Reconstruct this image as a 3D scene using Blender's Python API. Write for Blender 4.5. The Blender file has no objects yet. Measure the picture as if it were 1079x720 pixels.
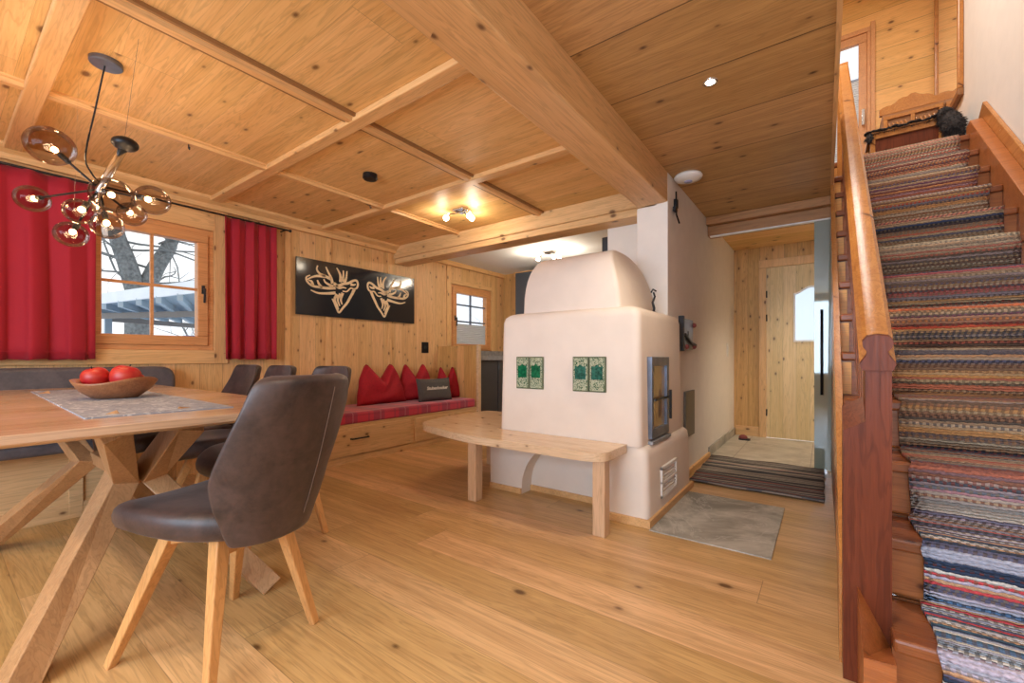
import bpy, bmesh, math, random
from mathutils import Vector, Matrix
random.seed(7)
S = bpy.context.scene
C = S.collection
PI = math.pi
# ------------------------------------------------------------------ camera, world, exposure
cam = bpy.data.cameras.new('camera'); camo = bpy.data.objects.new('camera', cam); C.objects.link(camo)
cam.sensor_width = 36; cam.lens = 15.014; cam.shift_y = 17/1079; cam.clip_start = .03
camo.location = (0, 0, .95); camo.rotation_euler = (PI/2, 0, math.atan(329/450))
S.camera = camo
S.view_settings.view_transform = 'Standard'; S.view_settings.look = 'None'
S.view_settings.gamma = 1; S.view_settings.use_curve_mapping = False
S.view_settings.exposure = -0.04
w = bpy.data.worlds.new('sky'); S.world = w; w.use_nodes = True
wn = w.node_tree.nodes; wl = w.node_tree.links
tc = wn.new('ShaderNodeTexCoord'); nz = wn.new('ShaderNodeTexNoise'); nz.inputs['Scale'].default_value = 2.2; nz.inputs['Detail'].default_value = 5
rp = wn.new('ShaderNodeValToRGB'); rp.color_ramp.elements[0].color = (.72, .85, 1, 1); rp.color_ramp.elements[1].color = (1, 1, 1, 1)
rp.color_ramp.elements[0].position = .35; rp.color_ramp.elements[1].position = .6
wl.new(tc.outputs['Generated'], nz.inputs['Vector']); wl.new(nz.outputs['Fac'], rp.inputs['Fac'])
wl.new(rp.outputs['Color'], wn['Background'].inputs['Color']); wn['Background'].inputs['Strength'].default_value = 1.25

def area(name, loc, rot, sx, sy, e, col=(1, 1, 1)):
    l = bpy.data.lights.new(name, 'AREA'); l.shape = 'RECTANGLE'; l.size = sx; l.size_y = sy; l.energy = e; l.color = col
    o = bpy.data.objects.new(name, l); C.objects.link(o); o.location = loc; o.rotation_euler = rot; return o
def point(name, loc, e, col=(1, .78, .5), r=.03):
    l = bpy.data.lights.new(name, 'POINT'); l.energy = e; l.color = col; l.shadow_soft_size = r
    o = bpy.data.objects.new(name, l); C.objects.link(o); o.location = loc; return o
DAY = (.62, .80, 1)
WARM = (1, .85, .66)
# daylight entering through the rear windows (each lamp fills its opening), plus an added overhead lamp
area('daylight_rear_window', (-1.35, -2.22, 1.45), (-PI/2, 0, PI), 2.3, 1.3, 105, DAY)
area('daylight_rear_garden_door', (.08, -2.22, 1.38), (-PI/2, 0, PI), .8, 1.5, 48, DAY)
area('added_stairwell_light', (-.5, 3.4, 5.04), (0, 0, 0), 1.3, 1.3, 110, (1, .95, .89))  # added lamp, brightens the stairwell from above
# ceiling downlights: first one in view, the rest added unseen as fill (fixtures are built below)
SPOTS = [(-.44, 2.209), (-.44, .35), (-.44, -1.1), (.35, 4.85), (.35, 5.45), (-2.4, -1.0), (-3.4, -1.0), (-1.5, -1.0)]
SPOT_E = 20

# ------------------------------------------------------------------ material helpers
class NT:
    def __init__(s, name):
        s.m = bpy.data.materials.new(name); s.m.use_nodes = True; s.t = s.m.node_tree
        s.n = s.t.nodes; s.l = s.t.links; s.b = s.n['Principled BSDF']
    def node(s, typ, **kw):
        n = s.n.new(typ)
        for k, v in kw.items(): setattr(n, k, v)
        return n
    def put(s, sock, v):
        if hasattr(v, 'is_output'): s.l.new(v, sock)
        elif v is not None:
            if isinstance(v, tuple) and len(v) == 3 and sock.type == 'RGBA': v = v + (1,)
            sock.default_value = v
    def math(s, op, a, b=None, c=None, clamp=False):
        n = s.node('ShaderNodeMath', operation=op, use_clamp=clamp)
        for i, v in enumerate((a, b, c)):
            if v is not None: s.put(n.inputs[i], v)
        return n.outputs[0]
    def sep(s, v):
        n = s.node('ShaderNodeSeparateXYZ'); s.put(n.inputs[0], v); return n.outputs
    def comb(s, x, y, z):
        n = s.node('ShaderNodeCombineXYZ')
        for i, v in enumerate((x, y, z)): s.put(n.inputs[i], v)
        return n.outputs[0]
    def white(s, v, w=None):
        n = s.node('ShaderNodeTexWhiteNoise', noise_dimensions='2D' if w is not None else '1D')
        if w is not None: s.put(n.inputs['Vector'], s.comb(v, w, 0.))
        else: s.put(n.inputs['W'], v)
        return n.outputs['Value']
    def noise(s, vec, scale=5., detail=3., rough=.5, dist=0.):
        n = s.node('ShaderNodeTexNoise'); s.put(n.inputs['Vector'], vec)
        n.inputs['Scale'].default_value = scale; n.inputs['Detail'].default_value = detail
        n.inputs['Roughness'].default_value = rough; n.inputs['Distortion'].default_value = dist
        return n.outputs['Fac']
    def mix(s, f, a, b, mode='MIX'):
        n = s.node('ShaderNodeMix', data_type='RGBA', blend_type=mode)
        s.put(n.inputs[0], f); s.put(n.inputs[6], a); s.put(n.inputs[7], b); return n.outputs[2]
    def rng(s, v, a, b, c=0., d=1.):
        n = s.node('ShaderNodeMapRange'); s.put(n.inputs[0], v)
        for i, q in enumerate((a, b, c, d)): n.inputs[i+1].default_value = q
        return n.outputs[0]
    def ramp(s, f, els, interp='LINEAR'):
        n = s.node('ShaderNodeValToRGB'); r = n.color_ramp; r.interpolation = interp
        while len(r.elements) < len(els): r.elements.new(.5)
        for e, (p, c) in zip(r.elements, els): e.position = p; e.color = c + (1,)
        s.put(n.inputs[0], f); return n.outputs[0]
    def bump(s, h, strength=.3, dist=.01):
        n = s.node('ShaderNodeBump'); s.put(n.inputs['Height'], h)
        n.inputs['Strength'].default_value = strength; n.inputs['Distance'].default_value = dist
        s.l.new(n.outputs[0], s.b.inputs['Normal'])
    def obj(s): return s.node('ShaderNodeTexCoord').outputs['Object']
    def base(s, col, rough=.5, metal=0., **kw):
        s.put(s.b.inputs['Base Color'], col); s.put(s.b.inputs['Roughness'], rough); s.b.inputs['Metallic'].default_value = metal
        for k, v in kw.items(): s.put(s.b.inputs[k.replace('_', ' ')], v)
        return s.m

def wood(name, light, dark, along=0, across=1, plank=.2, length=None, gap=.004, knot=.5, rough=.45, var=.25,
         seed=0., ks=1., shift=0., grain=1., gapdark=.35):
    q = NT(name); co = q.sep(q.obj()); L, A, T = co[along], co[across], co[3-along-across]
    if plank:
        sc = q.math('DIVIDE', q.math('ADD', A, 50*plank+shift), plank)
        idx = q.math('FLOOR', sc); fr = q.math('FRACT', sc)
        r0 = q.white(q.math('ADD', idx, seed))
        g = q.math('LESS_THAN', fr, gap/plank)
        if length:
            ls = q.math('DIVIDE', q.math('ADD', q.math('ADD', L, 40.), q.math('MULTIPLY', r0, length*5)), length)
            r = q.white(q.math('ADD', idx, seed), q.math('FLOOR', ls))
            g = q.math('MAXIMUM', g, q.math('LESS_THAN', q.math('FRACT', ls), .003/length))
        else: r = r0
    else: r = seed*.37 % 1.; g = None
    ro = q.math('MULTIPLY', r, 31.7)
    v1 = q.comb(q.math('ADD', q.math('MULTIPLY', L, .45*grain), ro), q.math('MULTIPLY', A, 8.*grain), q.math('ADD', q.math('MULTIPLY', T, 8.), ro))
    n1 = q.noise(v1, 2., 4., .55, .55)
    v2 = q.comb(q.math('ADD', q.math('MULTIPLY', L, 2.5), ro), q.math('MULTIPLY', A, 55.), q.math('MULTIPLY', T, 55.))
    n2 = q.noise(v2, 2., 3., .6)
    f = q.math('ADD', q.math('MULTIPLY', q.rng(n1, .3, .7), .65), q.math('MULTIPLY', q.rng(n2, .3, .7), .35))
    col = q.mix(f, light, dark)
    rings = q.math('MULTIPLY', q.rng(q.math('SINE', q.math('MULTIPLY', n1, 70.)), .2, 1.), .34)
    col = q.mix(rings, col, tuple(c*.62 for c in dark))
    if knot:
        v3 = q.comb(q.math('ADD', q.math('MULTIPLY', L, 7.), ro), q.math('MULTIPLY', A, 46.), q.math('MULTIPLY', T, 46.))
        fl = q.math('MULTIPLY', q.rng(q.noise(v3, 1., 1., .4), .69, .76), .25)
        col = q.mix(fl, col, tuple(c*.45 for c in dark))
        vk = q.comb(q.math('ADD', q.math('MULTIPLY', L, 4.6*ks), ro), q.math('ADD', q.math('MULTIPLY', q.math('ADD', A, T), 8.*ks), ro), 0.)
        vn = q.node('ShaderNodeTexVoronoi', voronoi_dimensions='2D'); q.put(vn.inputs['Vector'], vk); vn.inputs['Scale'].default_value = 1.
        rr = q.sep(vn.outputs['Color'])
        act = q.math('LESS_THAN', rr[0], knot)
        d = q.math('ADD', vn.outputs['Distance'], q.math('MULTIPLY', rr[1], .07))
        core = q.math('MULTIPLY', q.rng(d, .06, .125, 1., 0.), act)
        halo = q.math('MULTIPLY', q.rng(d, .07, .26, .38, 0.), act)
        col = q.mix(halo, col, tuple(c*.7 for c in dark))
        col = q.mix(q.math('MULTIPLY', core, .88), col, (dark[0]*.22, dark[1]*.15, dark[2]*.12))
    if plank:
        bright = q.math('ADD', 1-var/2, q.math('MULTIPLY', r, var))
        col = q.mix(1., col, q.comb(bright, bright, q.math('MULTIPLY', bright, bright)), 'MULTIPLY')
        col = q.mix(q.math('MULTIPLY', g, 1-gapdark), col, tuple(c*.25 for c in dark))
        q.bump(q.math('SUBTRACT', q.math('MULTIPLY', n2, .25), g), .25, .004)
    else: q.bump(n2, .12, .004)
    return q.base(col, q.rng(n2, 0, 1, rough-.08, rough+.1))

def plain(name, col, rough=.5, metal=0., nscale=0, namt=.15, bump=0., **kw):
    q = NT(name)
    if nscale:
        n = q.noise(q.obj(), nscale, 4.)
        c = q.mix(q.rng(n, .3, .7), tuple(v*(1-namt) for v in col), tuple(min(1, v*(1+namt)) for v in col))
        if bump: q.bump(n, bump, .01)
    else: c = col
    return q.base(c, rough, metal, **kw)
def emit(name, col, s):
    return plain(name, (.8, .8, .8), **{'Emission_Color': col + (1,), 'Emission_Strength': s})
def thin_glass(name, tint=(1, 1, 1), gl=.12, rough=.0, k=1.):
    m = bpy.data.materials.new(name); m.use_nodes = True; t = m.node_tree; t.nodes.remove(t.nodes['Principled BSDF'])
    tr = t.nodes.new('ShaderNodeBsdfTransparent'); tr.inputs[0].default_value = tint + (1,)
    g = t.nodes.new('ShaderNodeBsdfGlossy'); g.inputs['Roughness'].default_value = rough
    fr = t.nodes.new('ShaderNodeLayerWeight'); fr.inputs[0].default_value = gl
    mx = t.nodes.new('ShaderNodeMixShader'); hf = t.nodes.new('ShaderNodeMath'); hf.operation = 'MULTIPLY'; hf.inputs[1].default_value = k; t.links.new(fr.outputs['Fresnel'], hf.inputs[0]); t.links.new(hf.outputs[0], mx.inputs[0])
    t.links.new(tr.outputs[0], mx.inputs[1]); t.links.new(g.outputs[0], mx.inputs[2])
    t.links.new(mx.outputs[0], t.nodes['Material Output'].inputs['Surface']); return m

PL, PD = (.80, .50, .235), (.66, .355, .135)          # pine, light and dark grain
M = {}
M['floor'] = wood('oak_floor', (.73, .455, .21), (.43, .235, .088), 0, 1, .21, 2.3, .0022, .10, .30, .34, 3, .7, gapdark=.5)
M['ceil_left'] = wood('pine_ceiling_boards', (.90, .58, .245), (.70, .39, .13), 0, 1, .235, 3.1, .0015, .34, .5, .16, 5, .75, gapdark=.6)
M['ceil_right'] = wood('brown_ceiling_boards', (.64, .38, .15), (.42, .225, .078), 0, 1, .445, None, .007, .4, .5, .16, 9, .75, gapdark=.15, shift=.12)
M['wall_v'] = wood('pine_wall_boards', (.82, .515, .235), (.64, .345, .13), 2, 1, .165, None, .0025, .45, .5, .14, 2, 1.25)
M['wall_vx'] = wood('pine_end_wall_boards', (.80, .48, .18), (.60, .32, .10), 2, 0, .125, None, .003, .5, .5, .2, 12, 1.1)
M['wall_h'] = wood('orange_pine_landing_boards', (.90, .52, .17), (.76, .38, .10), 0, 2, .21, 3., .004, .65, .45, .2, 21, .9)
M['beam_y'] = wood('pine_beam', (.80, .49, .22), (.62, .34, .135), 1, 0, None, knot=.45, seed=4, ks=.8)
M['beam_x'] = wood('pine_cross_beam', (.82, .54, .27), (.66, .39, .16), 0, 2, None, knot=.4, seed=8, ks=.8)
M['beam_dark'] = wood('brown_header_beam', (.52, .245, .08), (.34, .14, .04), 0, 2, None, knot=.4, seed=11, ks=.8)
M['pine_x'] = wood('pine_x', (.86, .53, .235), (.70, .39, .15), 0, 1, None, knot=.35, seed=2)
M['pine_y'] = wood('pine_y', (.86, .53, .235), (.70, .39, .15), 1, 0, None, knot=.35, seed=6)
M['pine_z'] = wood('pine_z', (.86, .53, .235), (.70, .39, .15), 2, 1, None, knot=.35, seed=7)
M['winwood'] = wood('window_wood', (.74, .36, .14), (.60, .26, .09), 1, 2, None, knot=0, seed=5, rough=.35)
M['oak'] = wood('oak_table', (.58, .39, .24), (.42, .26, .145), 1, 0, .12, None, .0012, .12, .22, .18, 3, .8, gapdark=.7)
M['oakleg'] = wood('oak_leg', (.50, .285, .135), (.36, .185, .08), 2, 1, None, knot=.0, seed=3, rough=.35)
M['chairleg'] = wood('chair_leg_oak', (.68, .36, .135), (.55, .26, .085), 2, 1, None, knot=0, seed=9, rough=.35)
M['bench'] = wood('stove_bench_beech', (.80, .60, .40), (.68, .46, .27), 0, 1, None, knot=.2, seed=13, rough=.2)
M['benchz'] = wood('stove_bench_leg', (.70, .47, .29), (.58, .36, .20), 2, 1, None, knot=.2, seed=14, rough=.4)
M['drawer'] = wood('drawer_pine', (.76, .51, .27), (.60, .37, .17), 1, 2, None, knot=.5, seed=15)
M['stair'] = wood('red_brown_stair', (.38, .125, .038), (.22, .06, .018), 0, 1, None, knot=.3, seed=16, rough=.28)
M['stairz'] = wood('newel_wood', (.20, .048, .018), (.10, .022, .009), 2, 0, None, knot=.35, seed=17, rough=.36)
M['rail'] = wood('handrail_wood', (.58, .25, .065), (.42, .15, .035), 1, 0, None, knot=.2, seed=18, rough=.22)
M['litriser'] = wood('lit_riser_orange', (.98, .50, .13), (.88, .38, .08), 0, 2, None, knot=.2, seed=30, rough=.4)  # bright orange gives the riser ends their lit look
for k_ in ('stairz',): M[k_].node_tree.nodes['Principled BSDF'].inputs['Specular IOR Level'].default_value = .2
M['riser'] = wood('riser_wood', (.50, .175, .05), (.33, .095, .026), 0, 2, None, knot=.3, seed=19, rough=.3)
M['balu'] = wood('baluster_wood', (.34, .11, .04), (.20, .055, .02), 2, 0, None, knot=.2, seed=20, rough=.3)
M['door'] = wood('spruce_door', (.86, .64, .32), (.74, .51, .22), 2, 0, .13, None, .002, .5, .4, .1, 22, 1.)
M['plaster'] = plain('white_plaster', (.84, .77, .69), .85, 0, 9., .025, .12)
M['stove'] = plain('stove_plaster', (.80, .69, .59), .85, 0, 7., .03, .2)
M['white'] = plain('white_paint', (.84, .80, .75), .8)
M['kceil'] = plain('kitchen_ceiling', (.90, .93, .95), .8)
M['black'] = plain('black_metal', (.02, .02, .022), .4, .6)
M['iron'] = plain('dark_iron', (.05, .048, .05), .5, .7, 30, .3)
M['steel'] = plain('blue_grey_steel', (.17, .19, .24), .35, .6, 12, .2)
M['chrome'] = plain('chrome', (.7, .7, .7), .15, 1.)
M['red'] = NT('red_curtain'); 
q = M['red']; n = q.noise(q.obj(), 300., 2.); M['red'] = q.base(q.mix(n, (.33, .005, .016), (.43, .009, .026)), .8, Sheen_Weight=.1)
M['pillow'] = plain('red_pillow', (.36, .004, .014), .8, 0, 60, .15, .1)
M['grey_pillow'] = plain('grey_pillow', (.085, .08, .075), .9, 0, 90, .2, .1)
M['seamthread'] = plain('seam_thread', (.20, .15, .13), .8)
M['creme'] = plain('cream_thread', (.75, .70, .60), .8)
# distressed suede of chairs and the dining bench
def suede(name, a, b, e):
    q = NT(name); n = q.noise(q.obj(), 9., 6., .65, .6); n2 = q.noise(q.obj(), 45., 4., .6)
    f = q.math('ADD', q.math('MULTIPLY', q.rng(n, .3, .7), .7), q.math('MULTIPLY', q.rng(n2, .3, .7), .3))
    q.bump(n2, .15, .004); return q.base(q.mix(f, a, b), .46, Sheen_Weight=.08, Sheen_Roughness=.4)
M['suede'] = suede('brown_suede', (.014, .009, .009), (.085, .050, .043), 0)
M['benchfab'] = suede('grey_bench_fabric', (.05, .047, .055), (.14, .12, .125), 0)
# plaid
q = NT('red_plaid'); co = q.sep(q.obj())
def stripes(c, per, duty, off=0.): return q.math('LESS_THAN', q.math('FRACT', q.math('ADD', q.math('DIVIDE', q.math('ADD', c, 20.), per), off)), duty)
h = q.math('ADD', stripes(co[1], .30, .42), q.math('MULTIPLY', stripes(co[1], .30, .06, .2), .8))
v = q.math('ADD', stripes(q.math('ADD', co[0], co[2]), .16, .42), 0.)
col = q.mix(q.math('MULTIPLY', h, .5, clamp=True), (.56, .03, .07), (.14, .03, .08))
col = q.mix(q.math('MULTIPLY', v, .30), col, (.12, .02, .05))
col = q.mix(q.math('MULTIPLY', stripes(co[1], .30, .03, .75), .5), col, (.55, .25, .28))
M['plaid'] = q.base(col, .85, Sheen_Weight=.3)
# woven stair runner, stripes run across it; V of the UV map is metres along its length
q = NT('rag_rug'); uv = q.node('ShaderNodeUVMap').outputs[0]; co = q.sep(uv)
wob = q.math('MULTIPLY', q.noise(uv, 60., 2.), .012)
Lc = q.math('ADD', co[1], wob)
pal = [(.44, .25, .13), (.03, .025, .03), (.52, .37, .21), (.26, .11, .06), (.05, .07, .15), (.58, .47, .33), (.24, .15, .10), (.60, .10, .05), (.10, .08, .08),
       (.42, .27, .16), (.26, .22, .24), (.60, .30, .10), (.02, .02, .03), (.34, .25, .16), (.36, .20, .11), (.48, .09, .06), (.46, .34, .22), (.07, .05, .05)]
def rowcol(div, sd):
    r = q.white(q.math('ADD', q.math('FLOOR', q.math('DIVIDE', Lc, div)), sd))
    return q.ramp(r, [(i/len(pal), c) for i, c in enumerate(pal)], 'CONSTANT')
row = rowcol(.0105, 3.); blk = rowcol(.058, 40.)
pal2 = [(.55, .50, .62), (.03, .05, .10), (.62, .60, .62), (.10, .20, .38), (.66, .08, .09), (.70, .66, .60), (.05, .12, .18), (.42, .44, .55), (.30, .38, .48), (.60, .35, .20), (.12, .12, .20), (.58, .55, .50)]
low = q.ramp(q.white(q.math('ADD', q.math('FLOOR', q.math('DIVIDE', Lc, .0105)), 203.)), [(i/len(pal2), c) for i, c in enumerate(pal2)], 'CONSTANT')
c1 = q.mix(.30, row, blk)
c1 = q.mix(q.rng(co[1], 1.15, .75), c1, low)
tw = q.math('SINE', q.math('MULTIPLY', q.math('ADD', co[0], q.math('MULTIPLY', q.white(q.math('FLOOR', q.math('DIVIDE', Lc, .0105))), .03)), 330.))
dash = q.math('MULTIPLY', q.math('GREATER_THAN', tw, .1), q.math('GREATER_THAN', q.white(q.math('ADD', q.math('FLOOR', q.math('DIVIDE', Lc, .0105)), 9.)), .45))
c1 = q.mix(q.math('MULTIPLY', dash, .65), c1, q.mix(.6, rowcol(.027, 77.), (.02, .018, .02)))
n3 = q.noise(q.comb(q.math('MULTIPLY', co[0], 90.), q.math('MULTIPLY', co[1], 260.), 0.), 1., 3.)
c1 = q.mix(1., c1, q.ramp(n3, [(.25, (.62, .62, .62)), (.75, (1.3, 1.3, 1.3))]), 'MULTIPLY')
hh = q.math('ADD', q.math('ABSOLUTE', q.math('SINE', q.math('MULTIPLY', Lc, PI/.0105))), q.math('MULTIPLY', tw, .3))
q.bump(hh, .8, .006); M['rug'] = q.base(c1, .95)
# striped hall rug
q = NT('hall_rug'); co = q.sep(q.obj()); r = q.white(q.math('FLOOR', q.math('DIVIDE', q.math('ADD', co[1], q.math('MULTIPLY', q.noise(q.obj(), 7., 1.), .008)), .0125)))
c1 = q.ramp(r, [(0, (.04, .038, .04)), (.22, (.36, .30, .24)), (.42, (.11, .10, .10)), (.58, (.50, .43, .34)), (.72, (.06, .055, .055)), (.86, (.26, .20, .16)), (.95, (.30, .10, .08))], 'CONSTANT')
q.bump(q.math('SINE', q.math('MULTIPLY', co[1], 300.)), .5, .004); M['hallrug'] = q.base(c1, .95)
# stone
def stone(name, a, b, tile=None):
    q = NT(name); n = q.noise(q.obj(), 2.2, 8., .65, 1.2); v = q.noise(q.obj(), 2.6, 6., .65, .9)
    vein = q.rng(q.math('ABSOLUTE', q.math('SUBTRACT', v, .5)), 0, .018, .5, 0)
    c = q.mix(vein, q.mix(q.rng(n, .40, .62), a, b), (.62, .58, .52))
    if tile:
        co = q.sep(q.obj()); g = q.math('MAXIMUM', q.math('LESS_THAN', q.math('FRACT', q.math('DIVIDE', q.math('ADD', co[0], 9.1), tile)), .008), q.math('LESS_THAN', q.math('FRACT', q.math('DIVIDE', q.math('ADD', co[1], 9.), tile)), .008))
        c = q.mix(g, c, (.2, .18, .16))
    return q.base(c, .45)
M['slate'] = stone('grey_stone_slab', (.22, .205, .17), (.50, .465, .40))
M['tilefloor'] = stone('corridor_tiles', (.40, .36, .29), (.58, .53, .44), .6)
M['runner'] = NT('table_runner'); q = M['runner']
n = q.noise(q.obj(), 14., 3., .5, 3.); n2 = q.noise(q.obj(), 40., 2.)
c = q.mix(q.rng(n, .55, .62), (.24, .26, .31), (.52, .53, .56)); c = q.mix(q.math('MULTIPLY', q.rng(n, .36, .33), 1.), c, (.10, .10, .12))
M['runner'] = q.base(c, .6)
q = NT('stove_tile_pattern'); n = q.noise(q.obj(), 75., 3., .5, 2.)
M['tile'] = q.base(q.ramp(n, [(.42, (.03, .10, .05)), (.5, (.48, .50, .34)), (.62, (.50, .52, .38)), (.68, (.05, .16, .08))]), .15)
M['tilegreen'] = plain('green_glaze', (.01, .13, .055), .12, 0, 60, .5)
M['tileblue'] = plain('teal_glaze', (.02, .12, .09), .12, 0, 60, .6)
M['tileedge'] = plain('olive_tile_edge', (.10, .12, .05), .3)
M['glass'] = thin_glass('window_glass', (1, 1, 1), .15)
M['smoke'] = thin_glass('smoked_globe_glass', (.74, .67, .63), .22, .01, .6)
q = NT('frosted_door_glass'); M['doorglass'] = q.base((.30, .34, .27), .025, 0, Transmission_Weight=.25, IOR=1.9, Alpha=.93)
M['fireglass'] = plain('fire_glass', (.30, .20, .10), .05, .0, IOR=1.8)
M['mirror'] = plain('mirror', (.95, .95, .95), .01, 1.)
M['filament'] = emit('glowing_filament', (1, .62, .25), 38)
M['bulb'] = emit('warm_bulb', (1, .80, .50), 9)
M['spotled'] = emit('spot_led', (1, .9, .7), 18)
M['cabinet'] = plain('dark_cabinet', (.05, .06, .075), .35)
M['counter'] = plain('grey_worktop', (.30, .30, .31), .5, 0, 20, .2)
M['snow'] = plain('snow', (.85, .90, .95), .9, 0, 3, .05)
M['bark'] = plain('bark', (.20, .21, .21), .9, 0, 12, .4, .5)
M['carport'] = plain('carport_paint', (.42, .52, .60), .6)
M['carwood'] = plain('carport_wood', (.34, .30, .27), .7)
M['bluecar'] = plain('blue_car_paint', (.03, .14, .36), .25)
M['apple'] = NT('apple_skin'); q = M['apple']; co = q.sep(q.obj())
M['apple'] = q.base(q.mix(q.rng(q.noise(q.obj(), 22., 3.), .35, .75), (.42, .008, .018), (.52, .05, .02)), .42)
M['bowl'] = wood('bowl_wood', (.46, .20, .085), (.28, .10, .04), 0, 2, None, knot=0, seed=25, rough=.4)
M['fur'] = plain('dark_fur', (.035, .028, .026), .95, 0, 60, .5)
M['panel'] = plain('black_glass_panel', (.018, .020, .024), .12)
M['gold'] = wood('stag_inlay_wood', (.95, .76, .48), (.86, .62, .34), 1, 2, None, knot=0, seed=26)
M['blind'] = NT('pleated_blind'); q = M['blind']; co = q.sep(q.obj())
q.bump(q.math('SINE', q.math('MULTIPLY', co[2], 260.)), .6, .01); M['blind'] = q.base((.80, .84, .88), .8, Transmission_Weight=.15)
M['carved'] = wood('carved_chestnut', (.40, .17, .05), (.24, .09, .025), 0, 2, None, knot=0, seed=27, rough=.35)
M['rose'] = plain('dark_rose_felt', (.28, .07, .06), .8)

# ------------------------------------------------------------------ mesh helpers
ORG = {}
def BM(): return bmesh.new()
def box(bm, x0, x1, y0, y1, z0, z1):
    v = [bm.verts.new((x, y, z)) for z in (z0, z1) for (x, y) in ((x0, y0), (x1, y0), (x1, y1), (x0, y1))]
    for f in ((0, 3, 2, 1), (4, 5, 6, 7), (0, 1, 5, 4), (1, 2, 6, 5), (2, 3, 7, 6), (3, 0, 4, 7)): bm.faces.new([v[i] for i in f])
    return bm
def rings(bm, rs, cap=True, close=False):
    vs = [[bm.verts.new(p) for p in r] for r in rs]; n = len(rs[0])
    for a, b in zip(vs, vs[1:]):
        for i in range(n):
            j = (i+1) % n; bm.faces.new((a[i], a[j], b[j], b[i]))
    if cap:
        bm.faces.new(list(reversed(vs[0]))); bm.faces.new(vs[-1])
    return bm
def frame_of(d, up=Vector((0, 0, 1))):
    d = d.normalized()
    if abs(d.dot(up)) > .98: up = Vector((1, 0, 0))
    x = d.cross(up).normalized(); return x, x.cross(d).normalized()
def tube(bm, pts, r, n=8, taper=None, sx=1., sy=1.):
    pts = [Vector(p) for p in pts]; rs = []
    for i, p in enumerate(pts):
        d = (pts[min(i+1, len(pts)-1)]-pts[max(i-1, 0)]); x, y = frame_of(d)
        rr = r if taper is None else r+(taper-r)*i/(len(pts)-1)
        rs.append([p+x*math.cos(a)*rr*sx+y*math.sin(a)*rr*sy for a in [2*PI*k/n for k in range(n)]])
    return rings(bm, rs)
def beam(bm, pts, w, h, up=(0, 0, 1), w2=None, h2=None):
    pts = [Vector(p) for p in pts]; rs = []; up = Vector(up)
    for i, p in enumerate(pts):
        a = (p-pts[i-1]).normalized() if i else (pts[1]-p).normalized()
        b = (pts[i+1]-p).normalized() if i < len(pts)-1 else a
        d = (a+b).normalized(); x, y = frame_of(d, up); k = 1/max(.4, d.dot(a))
        t = i/(len(pts)-1); ww = w if w2 is None else w+(w2-w)*t; hh = h if h2 is None else h+(h2-h)*t
        rs.append([p+x*sx*ww/2+y*sy*hh/2*k for sx, sy in ((-1, -1), (1, -1), (1, 1), (-1, 1))])
    return rings(bm, rs)
def lathe(bm, prof, n=24, c=(0, 0, 0), sx=1., sy=1.):
    c = Vector(c); rs = [[c+Vector((math.cos(2*PI*k/n)*r*sx, math.sin(2*PI*k/n)*r*sy, z)) for k in range(n)] for r, z in prof]
    return rings(bm, rs)
def ball(bm, c, r, sx=1, sy=1, sz=1, seg=20, rot=None):
    m = Matrix.Translation(c) @ (rot.to_4x4() if rot else Matrix()) @ Matrix.Diagonal((r*sx, r*sy, r*sz, 1))
    bmesh.ops.create_uvsphere(bm, u_segments=seg, v_segments=seg//2+2, radius=1, matrix=m); return bm
def prism(bm, poly, axis, a, b):
    """poly: 2D points in the plane of the other two axes, in cyclic axis order"""
    def mk(p, t):
        if axis == 0: return (t, p[0], p[1])
        if axis == 1: return (p[0], t, p[1])
        return (p[0], p[1], t)
    return rings(bm, [[mk(p, a) for p in poly], [mk(p, b) for p in poly]])
def rbox(poly, r, n=5):
    """round the corners of a 2D polygon; r a number or list"""
    out = []
    for i, p in enumerate(poly):
        rr = r[i] if isinstance(r, (list, tuple)) else r
        p = Vector(p); a = Vector(poly[i-1])-p; b = Vector(poly[(i+1) % len(poly)])-p
        if rr <= 0: out.append(tuple(p)); continue
        p0 = p+a.normalized()*rr; p1 = p+b.normalized()*rr
        for k in range(n+1):
            t = k/n; out.append(tuple(p0*(1-t)**2+p*2*t*(1-t)+p1*t*t))
    return out
def obj(name, bm, mat, parent=None, bevel=0, smooth=False, sub=0, local=False, seg=2, auto=None):
    """ONE mesh object; with a parent the mesh (given in world space unless local) is shifted to the parent's origin"""
    if parent is not None and not local:
        o = ORG.get(parent.name, Vector((0, 0, 0)))
        bmesh.ops.translate(bm, verts=bm.verts, vec=-o)
    bmesh.ops.recalc_face_normals(bm, faces=bm.faces)
    me = bpy.data.meshes.new(name); bm.to_mesh(me); bm.free()
    if mat: me.materials.append(mat)
    ob = bpy.data.objects.new(name, me); C.objects.link(ob)
    if parent is not None:
        ob.parent = parent; ORG[ob.name] = ORG.get(parent.name, Vector((0, 0, 0)))
    if smooth:
        for p in me.polygons: p.use_smooth = True
        if auto:
            me.set_sharp_from_angle(angle=math.radians(auto))
    if bevel:
        b = ob.modifiers.new('bevel', 'BEVEL'); b.width = bevel; b.segments = seg; b.limit_method = 'ANGLE'; b.angle_limit = math.radians(35)
    if sub:
        s_ = ob.modifiers.new('sub', 'SUBSURF'); s_.levels = sub; s_.render_levels = sub
    return ob
def tag(o, label=None, cat=None, group=None, kind=None):
    if label: o['label'] = label
    if cat: o['category'] = cat
    if group: o['group'] = group
    if kind: o['kind'] = kind
    return o
def thing(name, label, cat, loc=(0, 0, 0), group=None, kind=None, rz=0):
    o = bpy.data.objects.new(name, None); C.objects.link(o); o.location = loc; o.rotation_euler = (0, 0, rz); o.empty_display_size = .1
    ORG[o.name] = Vector(loc); return tag(o, label, cat, group, kind)
def struct(name, bm, mat, parent=None, **kw):
    o = obj(name, bm, mat, parent, **kw)
    if parent is None: o['kind'] = 'structure'
    return o
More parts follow.
